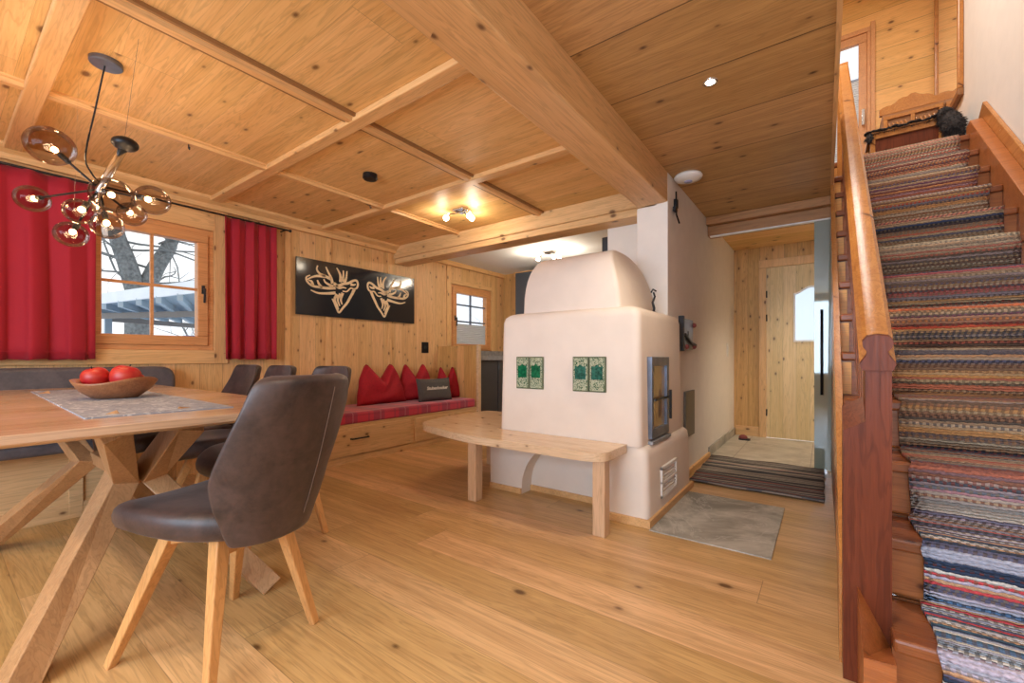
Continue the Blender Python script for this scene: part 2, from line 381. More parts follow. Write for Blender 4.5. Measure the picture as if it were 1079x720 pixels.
def sthing(name, loc=(0, 0, 0)):
    o = bpy.data.objects.new(name, None); C.objects.link(o); o.location = loc; ORG[o.name] = Vector(loc); o['kind'] = 'structure'; return o
def kids(o): return [c for c in bpy.data.objects if c.parent == o]
def dup(o, loc, rz=None, label=None, group=None):
    def cp(a, par):
        c = a.copy(); C.objects.link(c)
        if par is not None: c.parent = par
        for k in kids(a): cp(k, c)
        return c
    src = [(k) for k in kids(o)]
    r = o.copy(); C.objects.link(r); r.location = loc
    for k in src: cp(k, r)
    if rz is not None: r.rotation_euler = (0, 0, rz)
    if label: r['label'] = label
    if group: r['group'] = group
    return r

# ------------------------------------------------------------------ constants of the place
H = 2.27; XW = -4.15; YB = 5.88; XR = .92; YF = -2.1; ZT = 2.535; ZU = 4.98

# ------------------------------------------------------------------ floor and ceilings
struct('floor', box(BM(), XW, XR, YF, 4.42, -.1, 0), M['floor'])
struct('floor_corridor', box(BM(), -.95, XR, 4.42, YB, -.1, .004), M['tilefloor'])
struct('floor_kitchen', box(BM(), XW, -.95, 4.42, 5.5, -.1, 0), M['floor'])
struct('ceiling', box(BM(), XW, -1.0, YF, 3.4, H, H+.1), M['ceil_left'])
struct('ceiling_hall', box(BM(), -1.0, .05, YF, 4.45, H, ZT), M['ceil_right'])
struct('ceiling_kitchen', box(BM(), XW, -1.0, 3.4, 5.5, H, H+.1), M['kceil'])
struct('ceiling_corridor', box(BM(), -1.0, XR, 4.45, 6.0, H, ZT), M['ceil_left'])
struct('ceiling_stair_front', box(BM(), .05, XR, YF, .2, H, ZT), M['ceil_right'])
# coffering of the left ceiling
t = 1
for x in (-3.10, -2.09):
    struct('trim_%d' % t, prism(BM(), [(x-.036, H), (x-.036, H-.012), (x-.024, H-.014), (x-.018, H-.032), (x+.018, H-.032), (x+.024, H-.014), (x+.036, H-.012), (x+.036, H)], 1, YF, 3.3), M['pine_y']); t += 1
M['gapshade'] = plain('gap_shadow_brown', (.30, .145, .05), .6)
for x in (-2.135, -2.045): struct('trim_%d' % t, box(BM(), x-.007, x+.007, YF, 3.3, H-.018, H), M['gapshade']); t += 1  # shadow gaps along the batten edges, painted as dark strips
for y in (-1.7, -.65, .31, 1.40, 2.36):
    struct('trim_%d' % t, box(BM(), XW+.1, -1.12, y-.04, y+.04, H-.035, H), M['pine_x'], bevel=.006); t += 1
struct('trim_%d' % t, prism(BM(), [(XW, H-.085), (XW+.05, H-.085), (XW+.06, H-.05), (XW+.11, H-.02), (XW+.12, H), (XW, H)], 1, YF, 3.3), M['pine_y']); t += 1
struct('trim_%d' % t, box(BM(), XW, XW+.05, 3.5, 5.43, H-.06, H), M['pine_y']); t += 1
struct('trim_%d' % t, box(BM(), -3.9, -1.6, 5.38, 5.43, H-.06, H), M['pine_x']); t += 1
# beams
tag(obj('ceiling_beam', box(BM(), -1.115, -.90, YF, 3.11, 2.06, H+.02), M['beam_y'], bevel=.008), 'long pine ceiling beam running from the camera to the white pillar', 'beam', kind='structure')
bm = box(BM(), XW, -1.115, 3.30, 3.50, 2.07, H+.02); box(bm, XW, -1.115, 3.275, 3.31, 2.127, H)
tag(obj('ceiling_cross_beam', bm, M['beam_x'], bevel=.008), 'pine cross beam between dining room and kitchen', 'beam', kind='structure')
bm = box(BM(), -.90, .05, 4.40, 4.52, 2.11, 2.20); box(bm, -.90, .05, 4.33, 4.52, 2.20, H)
tag(obj('corridor_header_beam', bm, M['beam_dark'], bevel=.004), 'brown wooden header over the corridor opening', 'beam', kind='structure')
tag(obj('sliding_door_track', box(BM(), -.88, .055, 4.405, 4.445, 2.098, 2.11), M['white']), 'thin white track for the sliding glass door under the header', 'track')
# ------------------------------------------------------------------ walls
WY0, WY1, WZ0, WZ1 = -.12, 1.42, 1.01, 2.01          # dining window opening
KY0, KY1, KZ0, KZ1 = 4.24, 5.12, 1.03, 1.97
bm = box(BM(), XW-.16, XW, YF, WY0, 0, H)
for a in ((WY0, WY1, 0, WZ0), (WY0, WY1, WZ1, H), (WY1, KY0, 0, H), (KY0, KY1, 0, KZ0), (KY0, KY1, KZ1, H), (KY1, 5.5, 0, H)):
    box(bm, XW-.16, XW, a[0], a[1], a[2], a[3])
struct('wall_left', bm, M['wall_v'])
for y in (2.03, 2.45, 3.22, -.8, -1.6):               # cover battens on the board wall
    struct('trim_%d' % t, box(BM(), XW, XW+.014, y-.028, y+.028, 0, H-.085), M['pine_z'], bevel=.003); t += 1
# casing boards round the dining window
for a in ((WY1, WY1+.10, .9, H-.085), (WY0-.10, WY0, .9, H-.085)):
    struct('trim_%d' % t, box(BM(), XW, XW+.018, *a), M['pine_z'], bevel=.003); t += 1
for a in ((WY0, WY1, .90, WZ0), (WY0, WY1, WZ1, H-.085)):
    struct('trim_%d' % t, box(BM(), XW, XW+.020, *a), M['pine_y'], bevel=.003); t += 1
for a in ((KY1, KY1+.08, .97, 2.21), (KY0-.08, KY0, .97, 2.21)):
    struct('trim_%d' % t, box(BM(), XW, XW+.018, *a), M['pine_z'], bevel=.003); t += 1
struct('trim_%d' % t, box(BM(), XW, XW+.018, KY0, KY1, KZ1, KZ1+.06), M['pine_y'], bevel=.003); t += 1
# windows
def window(name, x, y0, y1, z0, z1, nsash, handle_side, mv, mh, blind=False):
    fw = .055
    wnd = sthing(name, (x, (y0+y1)/2, z0))
    bm = BM()
    for a in ((y0, y1, z0, z0+fw), (y0, y1, z1-fw, z1), (y0, y0+fw, z0+fw, z1-fw), (y1-fw, y1, z0+fw, z1-fw)): box(bm, x-.10, x+.005, *a)
    struct('window_frame', bm, M['winwood'], wnd, bevel=.004)
    yy0, yy1 = y0+fw*.7, y1-fw*.7; sw = (yy1-yy0)/nsash
    for k in range(nsash):
        a0, a1 = yy0+k*sw+.003, yy0+(k+1)*sw-.003; b0, b1 = z0+fw*.7, z1-fw*.7; s = .075
        bm = BM()
        for a in ((a0, a1, b0, b0+s), (a0, a1, b1-s, b1), (a0, a0+s, b0+s, b1-s), (a1-s, a1, b0+s, b1-s)): box(bm, x-.055, x+.022, *a)
        sash = struct('sash', bm, M['winwood'], wnd, bevel=.006)
        g = struct('pane', box(BM(), x-.022, x-.016, a0+s-.01, a1-s+.01, b0+s-.01, b1-s+.01), M['glass'], sash)
        bm = BM()
        if mv: box(bm, x-.03, x-.006, (a0+a1)/2-.010, (a0+a1)/2+.010, b0+s, b1-s)
        for fz in mh:
            zz = b0+s+(b1-b0-2*s)*fz; box(bm, x-.029, x-.007, a0+s, a1-s, zz-.010, zz+.010)
        struct('muntin', bm, M['winwood'] if not blind else M['steel'], sash)
        if (handle_side == 1 and k == nsash-1) or (handle_side == -1 and k == 0):
            hy = a1-s/2 if handle_side == 1 else a0+s/2; hz = (b0+b1)/2
            bm = box(BM(), x+.022, x+.030, hy-.012, hy+.012, hz-.035, hz+.035); tube(bm, [(x+.03, hy, hz), (x+.058, hy, hz)], .008)
            beam(bm, [(x+.058, hy, hz+.008), (x+.060, hy, hz-.05), (x+.052, hy, hz-.11)], .014, .014, (0, 1, 0))
            struct('window_handle', bm, M['iron'], sash, bevel=.002)
        if blind:
            struct('pleated_blind', box(BM(), x-.012, x-.004, a0+s, a1-s, b0+s, b0+s+(b1-b0)*.33), M['blind'], sash)
    return wnd
window('window_1', XW-.01, WY0, WY1, WZ0, WZ1, 2, 1, True, (.5,))
window('window_2', XW-.01, KY0, KY1, KZ0, KZ1, 1, -1, True, (.45, .78), True)
# rear wall behind the camera with the two windows the daylight comes through
bm = BM(); xs = [XW, -2.5, -.2, .18, .78, XR]
box(bm, XW, -2.5, YF-.15, YF, 0, H); box(bm, -.2-.15, -.2-.12, YF-.15, YF, 0, H); box(bm, .48, XR, YF-.15, YF, 0, H); box(bm, -.2-.15, -.2, YF-.15, YF, 0, .8)
box(bm, -2.5, -.35, YF-.15, YF, 0, .8); box(bm, -2.5, -.35, YF-.15, YF, 2.1, H); box(bm, -.32, .48, YF-.15, YF, 0, .6); box(bm, -.32, .48, YF-.15, YF, 2.15, H)
struct('wall_front', bm, M['wall_vx'])
# kitchen end wall, pillar wall and corridor wall
struct('wall_kitchen', box(BM(), XW, -.95, 5.43, 5.5, 0, H), M['wall_vx'])
bm = box(BM(), -.98, -.90, 3.11, YB, 0, H)
struct('wall_corridor', bm, M['plaster'])
bm = box(BM(), -1.128, -.96, 3.112, 3.5, 0, 2.06); box(bm, -1.53, -.96, 3.50, 3.9, 0, H)
struct('wall_pillar', bm, M['plaster'], bevel=.012)
struct('baseboard_corridor', box(BM(), -.90, -.878, 3.30, 4.42, 0, .045), M['pine_y'], bevel=.004)
struct('baseboard_corridor_tile', box(BM(), -.90, -.886, 4.42, YB-.02, 0, .09), M['slate'])
# end wall with the door
DX0, DX1, DZ = -.56, .30, 2.02
bm = box(BM(), -.95, DX0, YB, YB+.1, 0, H); box(bm, DX1, XR, YB, YB+.1, 0, H); box(bm, DX0, DX1, YB, YB+.1, DZ, H)
struct('wall_end', bm, M['wall_vx'])
struct('baseboard_end', box(BM(), -.88, DX0-.07, YB-.018, YB, 0, .12), M['pine_x'], bevel=.003)
dr = sthing('door_1', ((DX0+DX1)/2, YB, 0))
bm = box(BM(), DX0-.07, DX0+.005, YB-.025, YB+.02, 0, DZ-.007); box(bm, DX1-.005, DX1+.07, YB-.025, YB+.02, 0, DZ-.007); box(bm, DX0-.07, DX1+.07, YB-.025, YB+.02, DZ-.005, DZ+.09)
struct('door_frame', bm, M['pine_z'], dr, bevel=.006)
# leaf with an arched light
px0, px1, pz0, pz1 = -.285, .05, 1.13, 1.77
arch = [(px0, pz0), (px0, pz1-.08)] + [(px0+(px1-px0)*k/12, pz1-.08+.075*(.5-.5*math.cos(2*PI*k/12))) for k in range(1, 12)] + [(px1, pz1-.08), (px1, pz0)]
bm = box(BM(), DX0+.008, px0, YB+.002, YB+.042, .006, DZ-.008); box(bm, px1, DX1-.008, YB+.002, YB+.042, .006, DZ-.008)
box(bm, px0, px1, YB+.002, YB+.042, .006, pz0)
prism(bm, [(px0, DZ-.008), (px0, pz1-.08)] + arch[2:-2] + [(px1, pz1-.08), (px1, DZ-.008)], 1, YB+.002, YB+.042)
leaf = struct('door_leaf', bm, M['door'], dr)
fr = BM(); c0 = ((px0+px1)/2, (pz0+pz1)/2)
inn = [(c0[0]+(p[0]-c0[0])*.90, c0[1]+(p[1]-c0[1])*.94) for p in arch]
o_ = [fr.verts.new((p[0], YB-.008, p[1])) for p in arch]; i_ = [fr.verts.new((p[0], YB-.008, p[1])) for p in inn]
o2 = [fr.verts.new((p[0], YB+.01, p[1])) for p in arch]; i2 = [fr.verts.new((p[0], YB+.01, p[1])) for p in inn]
for k in range(len(arch)):
    j = (k+1) % len(arch)
    for a, b in ((o_, i_), (i_, i2), (o2, o_)): fr.faces.new((a[k], a[j], b[j], b[k]))
struct('pane_bead', fr, M['white'], leaf)
frost = emit('frosted_daylight_pane', (.80, .88, 1), .0); q_ = frost.node_tree.nodes['Principled BSDF']
q_.inputs['Transmission Weight'].default_value = .95; q_.inputs['Roughness'].default_value = .35; q_.inputs['Base Color'].default_value = (.9, .95, 1, 1)
struct('door_pane', prism(BM(), inn, 1, YB+.012, YB+.02), frost, leaf)
for z in (.30, 1.42, 1.70):
    struct('hinge', tube(BM(), [(DX0+.004, YB-.012, z-.04), (DX0+.004, YB-.012, z+.04)], .012), M['black'], leaf)
# right wall and the stair well above the hall
struct('wall_right', box(BM(), XR, XR+.12, YF, 6.0, 0, ZU), M['plaster'])
bx0, bx1, bz0, bz1 = -.42, .40, ZT, 4.49
bm = box(BM(), -2.6, bx0, 5.95, 6.05, ZT, ZU); box(bm, bx1, XR, 5.95, 6.05, ZT, ZU); box(bm, bx0, bx1, 5.95, 6.05, bz1, ZU)
struct('wall_back_upper', bm, M['wall_h'])
struct('wall_left_upper', box(BM(), -2.6, -2.5, -.6, 6.0, ZT, ZU), M['wall_h'])
struct('wall_front_upper', box(BM(), -2.6, XR, -.7, -.6, ZT, ZU), M['plaster'])
bm = box(BM(), -2.6, -1.2, -.7, 6.05, ZU, ZU+.1); box(bm, .2, XR+.1, -.7, 6.05, ZU, ZU+.1); box(bm, -1.2, .2, -.7, 2.7, ZU, ZU+.1); box(bm, -1.2, .2, 4.1, 6.05, ZU, ZU+.1)  # ceiling opening made for the added overhead lamp
struct('ceiling_upper', bm, M['white'])
struct('floor_upper', box(BM(), -2.5, .05, -.6, 5.95, ZT-.02, ZT), M['floor'])
struct('floor_landing', box(BM(), .05, XR, 4.40, 5.95, ZT-.25, ZT), M['stair'])
struct('trim_%d' % t, box(BM(), .038, .056, .2, 4.42, H-.015, ZT+.01), M['beam_y']); t += 1
struct('trim_%d' % t, box(BM(), bx1, bx1+.035, 5.925, 5.95, ZT, bz1+.04), M['winwood']); t += 1
# balcony door upstairs
bd = sthing('door_2', (0, 5.98, ZT))
bm = BM()
for a in ((bx0, bx1, bz1-.05, bz1), (bx0, bx1, bz0, bz0+.05)): box(bm, a[0], a[1], 5.93, 6.0, a[2], a[3])
for a in ((bx0, bx0+.03), (bx1-.03, bx1)): box(bm, a[0], a[1], 5.93, 6.0, bz0+.051, bz1-.051)
struct('door_frame', bm, M['winwood'], bd, bevel=.004)
bm = BM()
for a in ((bx0+.03, bx1-.03, bz1-.14, bz1-.05), (bx0+.03, bx1-.03, bz0+.05, bz0+.2)): box(bm, a[0], a[1], 5.945, 5.99, a[2], a[3])
for a in ((bx0+.03, bx0+.12), (bx1-.10, bx1-.03)): box(bm, a[0], a[1], 5.945, 5.99, bz0+.201, bz1-.141)
lf = struct('door_leaf', bm, M['winwood'], bd, bevel=.004)
struct('door_pane', box(BM(), bx0+.11, bx1-.10, 5.965, 5.972, bz0+.2, bz1-.14), M['glass'], lf)
struct('pleated_blind', box(BM(), bx0+.115, bx1-.10, 5.95, 5.958, bz0+.2, 3.96), M['blind'], lf)
struct('blind_rail', box(BM(), bx0+.115, bx1-.10, 5.945, 5.96, 3.955, 3.975), M['steel'], lf)
bm = box(BM(), bx1-.075, bx1-.05, 5.925, 5.945, 3.45, 3.62); beam(bm, [(bx1-.062, 5.92, 3.56), (bx1-.062, 5.90, 3.56), (bx1-.062, 5.90, 3.44)], .014, .014, (1, 0, 0))
struct('door_handle', bm, M['chrome'], lf)

# ------------------------------------------------------------------ staircase
N, RI, GO = 13, .195, .235
def ny(i): return 4.35-(N-i)*GO
XS0, XS1 = .062, .832
st = thing('staircase', 'steep red-brown wooden staircase climbing along the white right wall', 'staircase', (.45, 1.5, 0))
for i in range(1, N):
    x0 = XS0 if i > 1 else .15
    if i == 2: x0 = .15
    obj('tread', box(BM(), x0, XS1, ny(i)-.0, ny(i)+GO+.035, i*RI-.038, i*RI), M['stair'], st, bevel=.008)
for i in range(1, N+1):
    x0 = XS0 if i > 2 else .15
    obj('riser', box(BM(), x0, XS1, ny(i)+.03, ny(i)+.048, (i-1)*RI, i*RI-.038), M['riser'], st)
obj('landing_nosing', box(BM(), XS0, XR, ny(N), ny(N)+.10, N*RI-.038, N*RI+.002), M['stair'], st, bevel=.008)
sl = RI/GO
def zs(y): return (y-ny(1))*sl+RI
obj('wall_stringer', prism(BM(), [(1.40, 0), (1.62, 0), (4.45, zs(4.45)-.42), (4.45, zs(4.45)+.0), (4.36, zs(4.36)+.09), (1.40, zs(1.40)+.09)], 0, XS1, .895), M['riser'], st, bevel=.004)
bm = prism(BM(), [(1.30, zs(1.3)+.02), (1.30, zs(1.3)+.14), (4.36, zs(4.36)+.20), (4.50, ZT+.11), (4.5, ZT), (4.4, ZT)], 0, .895, .917)
obj('skirting_board', bm, M['rail'], st, bevel=.004)
obj('outer_stringer', prism(BM(), [(1.68, .0), (1.80, 0), (4.42, zs(4.42)-.46), (4.42, zs(4.42)-.015), (1.68, zs(1.68)-.015)], 0, .038, .062), M['rail'], st)
obj('understair_panel', prism(BM(), [(1.80, 0), (4.40, 0), (4.40, zs(4.40)-.44)], 0, .048, .058), M['balu'], st)
# newel: broad below with a sloping shoulder, narrow above
bm = rings(BM(), [[(.045, y_, 0), (.154, y_, 0), (.154, y_, .935), (.096, y_, .935), (.096, y_, za), (.045, y_, zb_)] for y_, za, zb_ in ((1.60, .765, .735), (1.69, .830, .800))])
obj('newel_post', bm, M['stairz'], st)
obj('stringer_foot', rings(BM(), [[(.080, 1.39, 0), (.142, 1.39, 0), (.150, 1.60, 0), (.078, 1.60, 0)], [(.080, 1.39, .195), (.142, 1.39, .200), (.150, 1.60, .135), (.078, 1.60, .285)]]), M['riser'], st)
# handrail, loaf profile
prof = []
hw = .034
pp = [(-.034, 0), (-.040, .018), (-.026, .040), (-.022, .052), (-.032, .066), (-.034, .082), (-.024, .096), (0, .100)]
pp = pp + [(-a, b) for a, b in reversed(pp[:-1])]
yt = 4.33
def rail_ring(y): 
    zz = .925+(y-1.60)*.832; return [(.122+a, y, zz+b) for a, b in pp]
obj('handrail', rings(BM(), [rail_ring(1.592), rail_ring(yt)]), M['rail'], st, smooth=True, auto=35)
obj('handrail_end', rings(BM(), [rail_ring(1.586), rail_ring(1.5925)]), M['stairz'], st)
y = 1.84
while y < 4.3:
    zb = zs(y)-.02; zt = .925+(y-1.60)*.832+.01
    obj('baluster', box(BM(), .112, .130, y-.028, y+.028, zb-.02, zt), M['balu'], st); y += .1175
obj('upper_newel_post', box(BM(), .085, .155, 4.33, 4.40, ZT-.3, .925+(4.33-1.6)*.832+.12), M['rail'], st, bevel=.004)
for i in range(3, N+1):
    obj('lit_riser_block', box(BM(), .0625, .100, ny(i)+.004, ny(i)+.029, (i-1)*RI+.004, i*RI-.045), M['litriser'], st)  # added blocks, their bright colour stands in for light on the riser ends
# carpet rods
for i in range(2, N+1):
    bm = tube(BM(), [(.165, ny(i)+.022, (i-1)*RI+.012), (.825, ny(i)+.022, (i-1)*RI+.012)], .0055)
    ball(bm, (.165, ny(i)+.022, (i-1)*RI+.012), .011, seg=10); ball(bm, (.825, ny(i)+.022, (i-1)*RI+.012), .011, seg=10)
    tag(obj('carpet_rod', bm, M['chrome'], smooth=True), 'thin metal rod holding the stair runner at the %s riser from the bottom' % ('', '', 'second', 'third', 'fourth', 'fifth', 'sixth', 'seventh', 'eighth', 'ninth', 'tenth', 'eleventh', 'twelfth', 'thirteenth')[i], 'carpet rod', 'rods holding the stair runner')
# runner following the steps
path = []
for i in range(1, N+1):
    yy, zz = ny(i), i*RI
    path += [(yy+.014, zz-RI+.02), (yy-.012, zz-.045), (yy-.016, zz-.012), (yy-.004, zz+.006), (yy+.03, zz+.007)]
    if i < N: path += [(yy+GO*.5, zz+.007), (yy+GO-.02, zz+.010), (yy+GO+.008, zz+.018)]
path += [(ny(N)+.10, N*RI+.007), (ny(N)+.16, N*RI+.007)]
path[0] = (path[0][0], .004)
bm = BM(); uvl = bm.loops.layers.uv.new('UVMap'); acc = 0; prev = None; L_ = []
nx = 10
for k, (yy, zz) in enumerate(path):
    if prev: acc += math.hypot(yy-prev[0], zz-prev[1])
    prev = (yy, zz); e = .006*math.sin(k*1.7)
    L_.append((acc, [bm.verts.new((.238+e+(.778-.238)*j/nx, yy, zz+.001*math.sin(j*2.+k))) for j in range(nx+1)]))
for (a0, r0), (a1, r1) in zip(L_, L_[1:]):
    for j in range(nx):
        f = bm.faces.new((r0[j], r0[j+1], r1[j+1], r1[j])); f.smooth = True
        for lp, (u_, v_) in zip(f.loops, ((j, a0), (j+1, a0), (j+1, a1), (j, a1))): lp[uvl].uv = (u_*.054, v_)
rg = obj('stair_runner', bm, M['rug']); sd = rg.modifiers.new('thick', 'SOLIDIFY'); sd.thickness = .012; sd.offset = 0
for p in rg.data.polygons: p.use_smooth = True
tag(rg, 'long multicoloured striped rag runner draped over the stairs', 'carpet')

# ------------------------------------------------------------------ tiled stove
sv = thing('masonry_stove', 'large white plastered masonry stove with domed top and green tiles', 'stove', (-1.4, 2.9, 0))
X0, X1, Y0 = -1.845, -.835, 2.37
bm = BM()
def rect(x0, x1, y0, y1, r, z, n=5):
    return [(p[0], p[1], z) for p in rbox([(x0, y0), (x1, y0), (x1, y1), (x0, y1)], r, n)]
prof = [(.44, 0), (1.19, .012), (1.225, .022), (1.245, .045), (1.255, .075)]
rings(bm, [rect(X0+d, X1-d, Y0+d, 3.22-d*0, [.05, .05, .01, .01], z) for z, d in prof])
obj('body', bm, M['stove'], sv, smooth=True, auto=50)
# lower plinth with the arched wood niche
bm = BM(); ax0, ax1, az = -1.70, -1.13, .36
prism(bm, [(-1.98, .0), (ax0, .0), (ax0, .04)] + [((ax0+ax1)/2-(ax1-ax0)/2*math.cos(PI*k/18), .04+(az-.04)*math.sin(PI*k/18)) for k in range(1, 18)] + [(ax1, .04), (ax1, 0), (-.90, 0), (-.90, .445), (-1.98, .445)], 1, 2.44, 2.58)
box(bm, -1.98, -.90, 2.56, 3.3, .0, .445)
obj('base', bm, M['stove'], sv)
bm = BM()
rings(bm, [rect(-1.02, -.795+d, 2.372+e, 3.30, [.0, .05, .04, 0], z) for z, d, e in ((0, .005, -.004), (.38, -.004, .0), (.42, -.012, .008), (.437, -.03, .02))])
obj('base_corner', bm, M['stove'], sv, smooth=True, auto=50)
bm = box(BM(), -1.98, ax0, 2.425, 2.44, 0, .04); box(bm, ax1, -1.0, 2.425, 2.44, 0, .04); box(bm, ax0, ax1, 2.545, 2.56, 0, .04)
box(bm, -1.02, -.775, 2.350, 2.372, 0, .045); box(bm, -.795, -.7755, 2.3721, 3.32, 0, .045)
obj('floor_strip', bm, M['beam_y'], sv, bevel=.003)
# dome (half barrel, axis along x)
bm = BM(); rs = []
nh = 22
for k in range(-1, 9):
    t_ = max(0, k/8); xx = -.985-(.62-.0)*t_ if 0 else None
yc, ry, zb, rz_ = 2.78, .335, 1.24, .425
def archr(x, s, inset):
    out = []
    for k in range(nh+1):
        a = PI*k/nh; ca, sa = math.cos(a), math.sin(a)
        e = .72
        out.append((x+inset*max(0, sa)**1.2, yc-(abs(ca)**e)*math.copysign(1, ca)*ry*s, zb+rz_*s**.6*(max(sa, 0)**.62)))
    return out
secs = [(-1.70, .90, .05), (-1.693, .965, .05), (-1.675, 1, .045), (-1.3, 1, 0), (-1.02, 1, -.10), (-.995, .975, -.115), (-.985, .92, -.12)]
rings(bm, [archr(x, s, i) for x, s, i in secs])
obj('dome', bm, M['stove'], sv, smooth=True, auto=60)
# tiles
def tile(x0, x1, z0, z1, mat):
    tl = obj('tile', box(BM(), x0, x1, Y0-.006, Y0+.004, z0, z1), M['tileedge'], sv, bevel=.003)
    obj('tile_border', box(BM(), x0+.008, x1-.008, Y0-.010, Y0-.005, z0+.008, z1-.008), M['tile'], tl)
    zc = (z0+z1)/2+.01; w_ = (x1-x0)/2-.018; xc = (x0+x1)/2
    poly = [(xc-w_, zc-.042), (xc+w_, zc-.042), (xc+w_, zc+.04), (xc+w_*.5, zc+.036), (xc, zc+.05), (xc-w_*.5, zc+.036), (xc-w_, zc+.04)]
    obj('tile_medallion', prism(BM(), poly, 1, Y0-.014, Y0-.009), mat, tl, bevel=.002)
for a, b, m_ in ((-1.692, -1.586, M['tilegreen']), (-1.584, -1.478, M['tilegreen']), (-1.262, -1.153, M['tileblue']), (-1.151, -1.042, M['tileblue'])):
    tile(a, b, .742, .956, m_)
# firebox door on the right side
fx = X1-.012
bm = BM(); dy0, dy1, dz0, dz1 = 2.50, 2.84, .47, .955
for a in ((dy0, dy1, dz0, dz0+.055), (dy0, dy1, dz1-.055, dz1), (dy0, dy0+.03, dz0+.05, dz1-.05), (dy1-.045, dy1, dz0+.05, dz1-.05)): box(bm, fx, fx+.035, *a)
fd = obj('fire_door', bm, M['steel'], sv, bevel=.003)
obj('fire_glass', box(BM(), fx+.005, fx+.018, dy0+.03, dy1-.045, dz0+.055, dz1-.055), M['fireglass'], fd)
bm = tube(BM(), [(fx+.035, dy1-.03, .70), (fx+.052, dy1-.03, .70)], .007); beam(bm, [(fx+.052, dy1-.03, .745), (fx+.052, dy1-.03, .56)], .014, .014, (0, 1, 0))
beam(bm, [(fx+.04, dy1-.03, .70), (fx+.045, dy0+.02, .70)], .012, .012)
obj('door_handle', bm, M['black'], fd)
obj('ash_sill', box(BM(), X1-.02, X1+.03, dy0-.005, dy1+.02, .437, .458), M['counter'], sv, bevel=.003)
bm = BM(); vy0, vy1, vz0, vz1 = 2.60, 2.92, .10, .29
for a in ((vy0, vy1, vz0, vz0+.02), (vy0, vy1, vz1-.02, vz1), (vy0, vy0+.02, vz0, vz1), (vy1-.02, vy1, vz0, vz1), (vy0, vy1, (vz0+vz1)/2-.008, (vz0+vz1)/2+.008)): box(bm, -.80, -.783, *a)
gr = obj('vent_grille', bm, M['white'], sv, bevel=.003)
bm = BM()
for k in range(7):
    z = vz0+.03+k*.021; beam(bm, [(-.793, vy0+.02, z), (-.793, vy1-.02, z)], .014, .003, (.5, 0, 1))
obj('louvre', bm, M['white'], gr)
# stove bench
sb = thing('stove_bench', 'pale beech corner bench with rounded corners wrapped round the white stove', 'bench', (-1.7, 2.2, 0))
poly = [(-.915, 2.368), (-.915, 2.07), (-1.02, 2.035), (-1.9, 2.035), (-2.50, 2.20), (-2.60, 2.62), (-2.56, 3.12), (-1.86, 3.12), (-1.86, 2.368)]
obj('seat', prism(BM(), rbox(poly, [0, .07, .05, .2, .16, .1, .06, 0, 0], 6), 2, .405, .452), M['bench'], sb, bevel=.008, seg=3)
for x, y in ((-.965, 2.13), (-1.885, 2.16), (-2.40, 2.98)):
    obj('leg', box(BM(), x-.035, x+.035, y-.035, y+.035, 0, .405), M['benchz'], sb, bevel=.004)
bm = tube(BM(), [(-.95, 2.95, 1.256), (-.945, 2.95, 1.29), (-.955, 2.95, 1.33), (-.94, 2.95, 1.37), (-.95, 2.95, 1.40)], .010, taper=.006)
tube(bm, [(-.965, 2.95, 1.40), (-.95, 2.94, 1.42), (-.93, 2.95, 1.405)], .006); lathe(bm, [(.022, 1.256), (.022, 1.262), (.008, 1.27)], 12, (-.95, 2.95, 0))
tag(obj('iron_candlestick', bm, M['iron'], smooth=True), 'small twisted dark iron figure standing on the stove beside the dome', 'ornament')

# ------------------------------------------------------------------ things in the hall
tag(obj('stone_floor_slab', box(BM(), -.775, -.20, 2.335, 3.18, -.02, .005), M['slate'], bevel=.002), 'grey veined stone slab set in the floor before the stove door', 'floor slab')
bm = BM(); nxx, nyy = 14, 20; g_ = []
for j in range(nyy+1):
    g_.append([bm.verts.new((-.835+.835*i/nxx+.004*math.sin(j*.9)*(1 if i in (0, nxx) else 0)-(.03*j/nyy if i == 0 else 0), 3.43+.98*j/nyy+.006*math.sin(i*1.1), .012+.003*math.sin(i*.8+j*1.3))) for i in range(nxx+1)])
for j in range(nyy):
    for i in range(nxx): bm.faces.new((g_[j][i], g_[j][i+1], g_[j+1][i+1], g_[j+1][i]))
rg = obj('hall_rug', bm, M['hallrug'], smooth=True); sd = rg.modifiers.new('t', 'SOLIDIFY'); sd.thickness = .010
tag(rg, 'black and grey striped woven rug lying on the floor before the corridor', 'rug')
# sliding glass door
gd = thing('sliding_glass_door', 'sliding glass door panel with long black bar handle beside the stairs', 'door', (.2, 4.42, 0))
obj('glass_panel', box(BM(), -.068, .62, 4.415, 4.425, .012, 2.098), M['doorglass'], gd)
bm = tube(BM(), [(-.016, 4.385, .64), (-.016, 4.385, 1.35)], .011, 10); tube(bm, [(-.016, 4.385, .72), (-.016, 4.415, .72)], .007); tube(bm, [(-.016, 4.385, 1.27), (-.016, 4.415, 1.27)], .007)
obj('bar_handle', bm, M['black'], gd, smooth=True)
obj('floor_guide', box(BM(), -.08, .02, 4.405, 4.435, .0, .014), M['chrome'], gd)
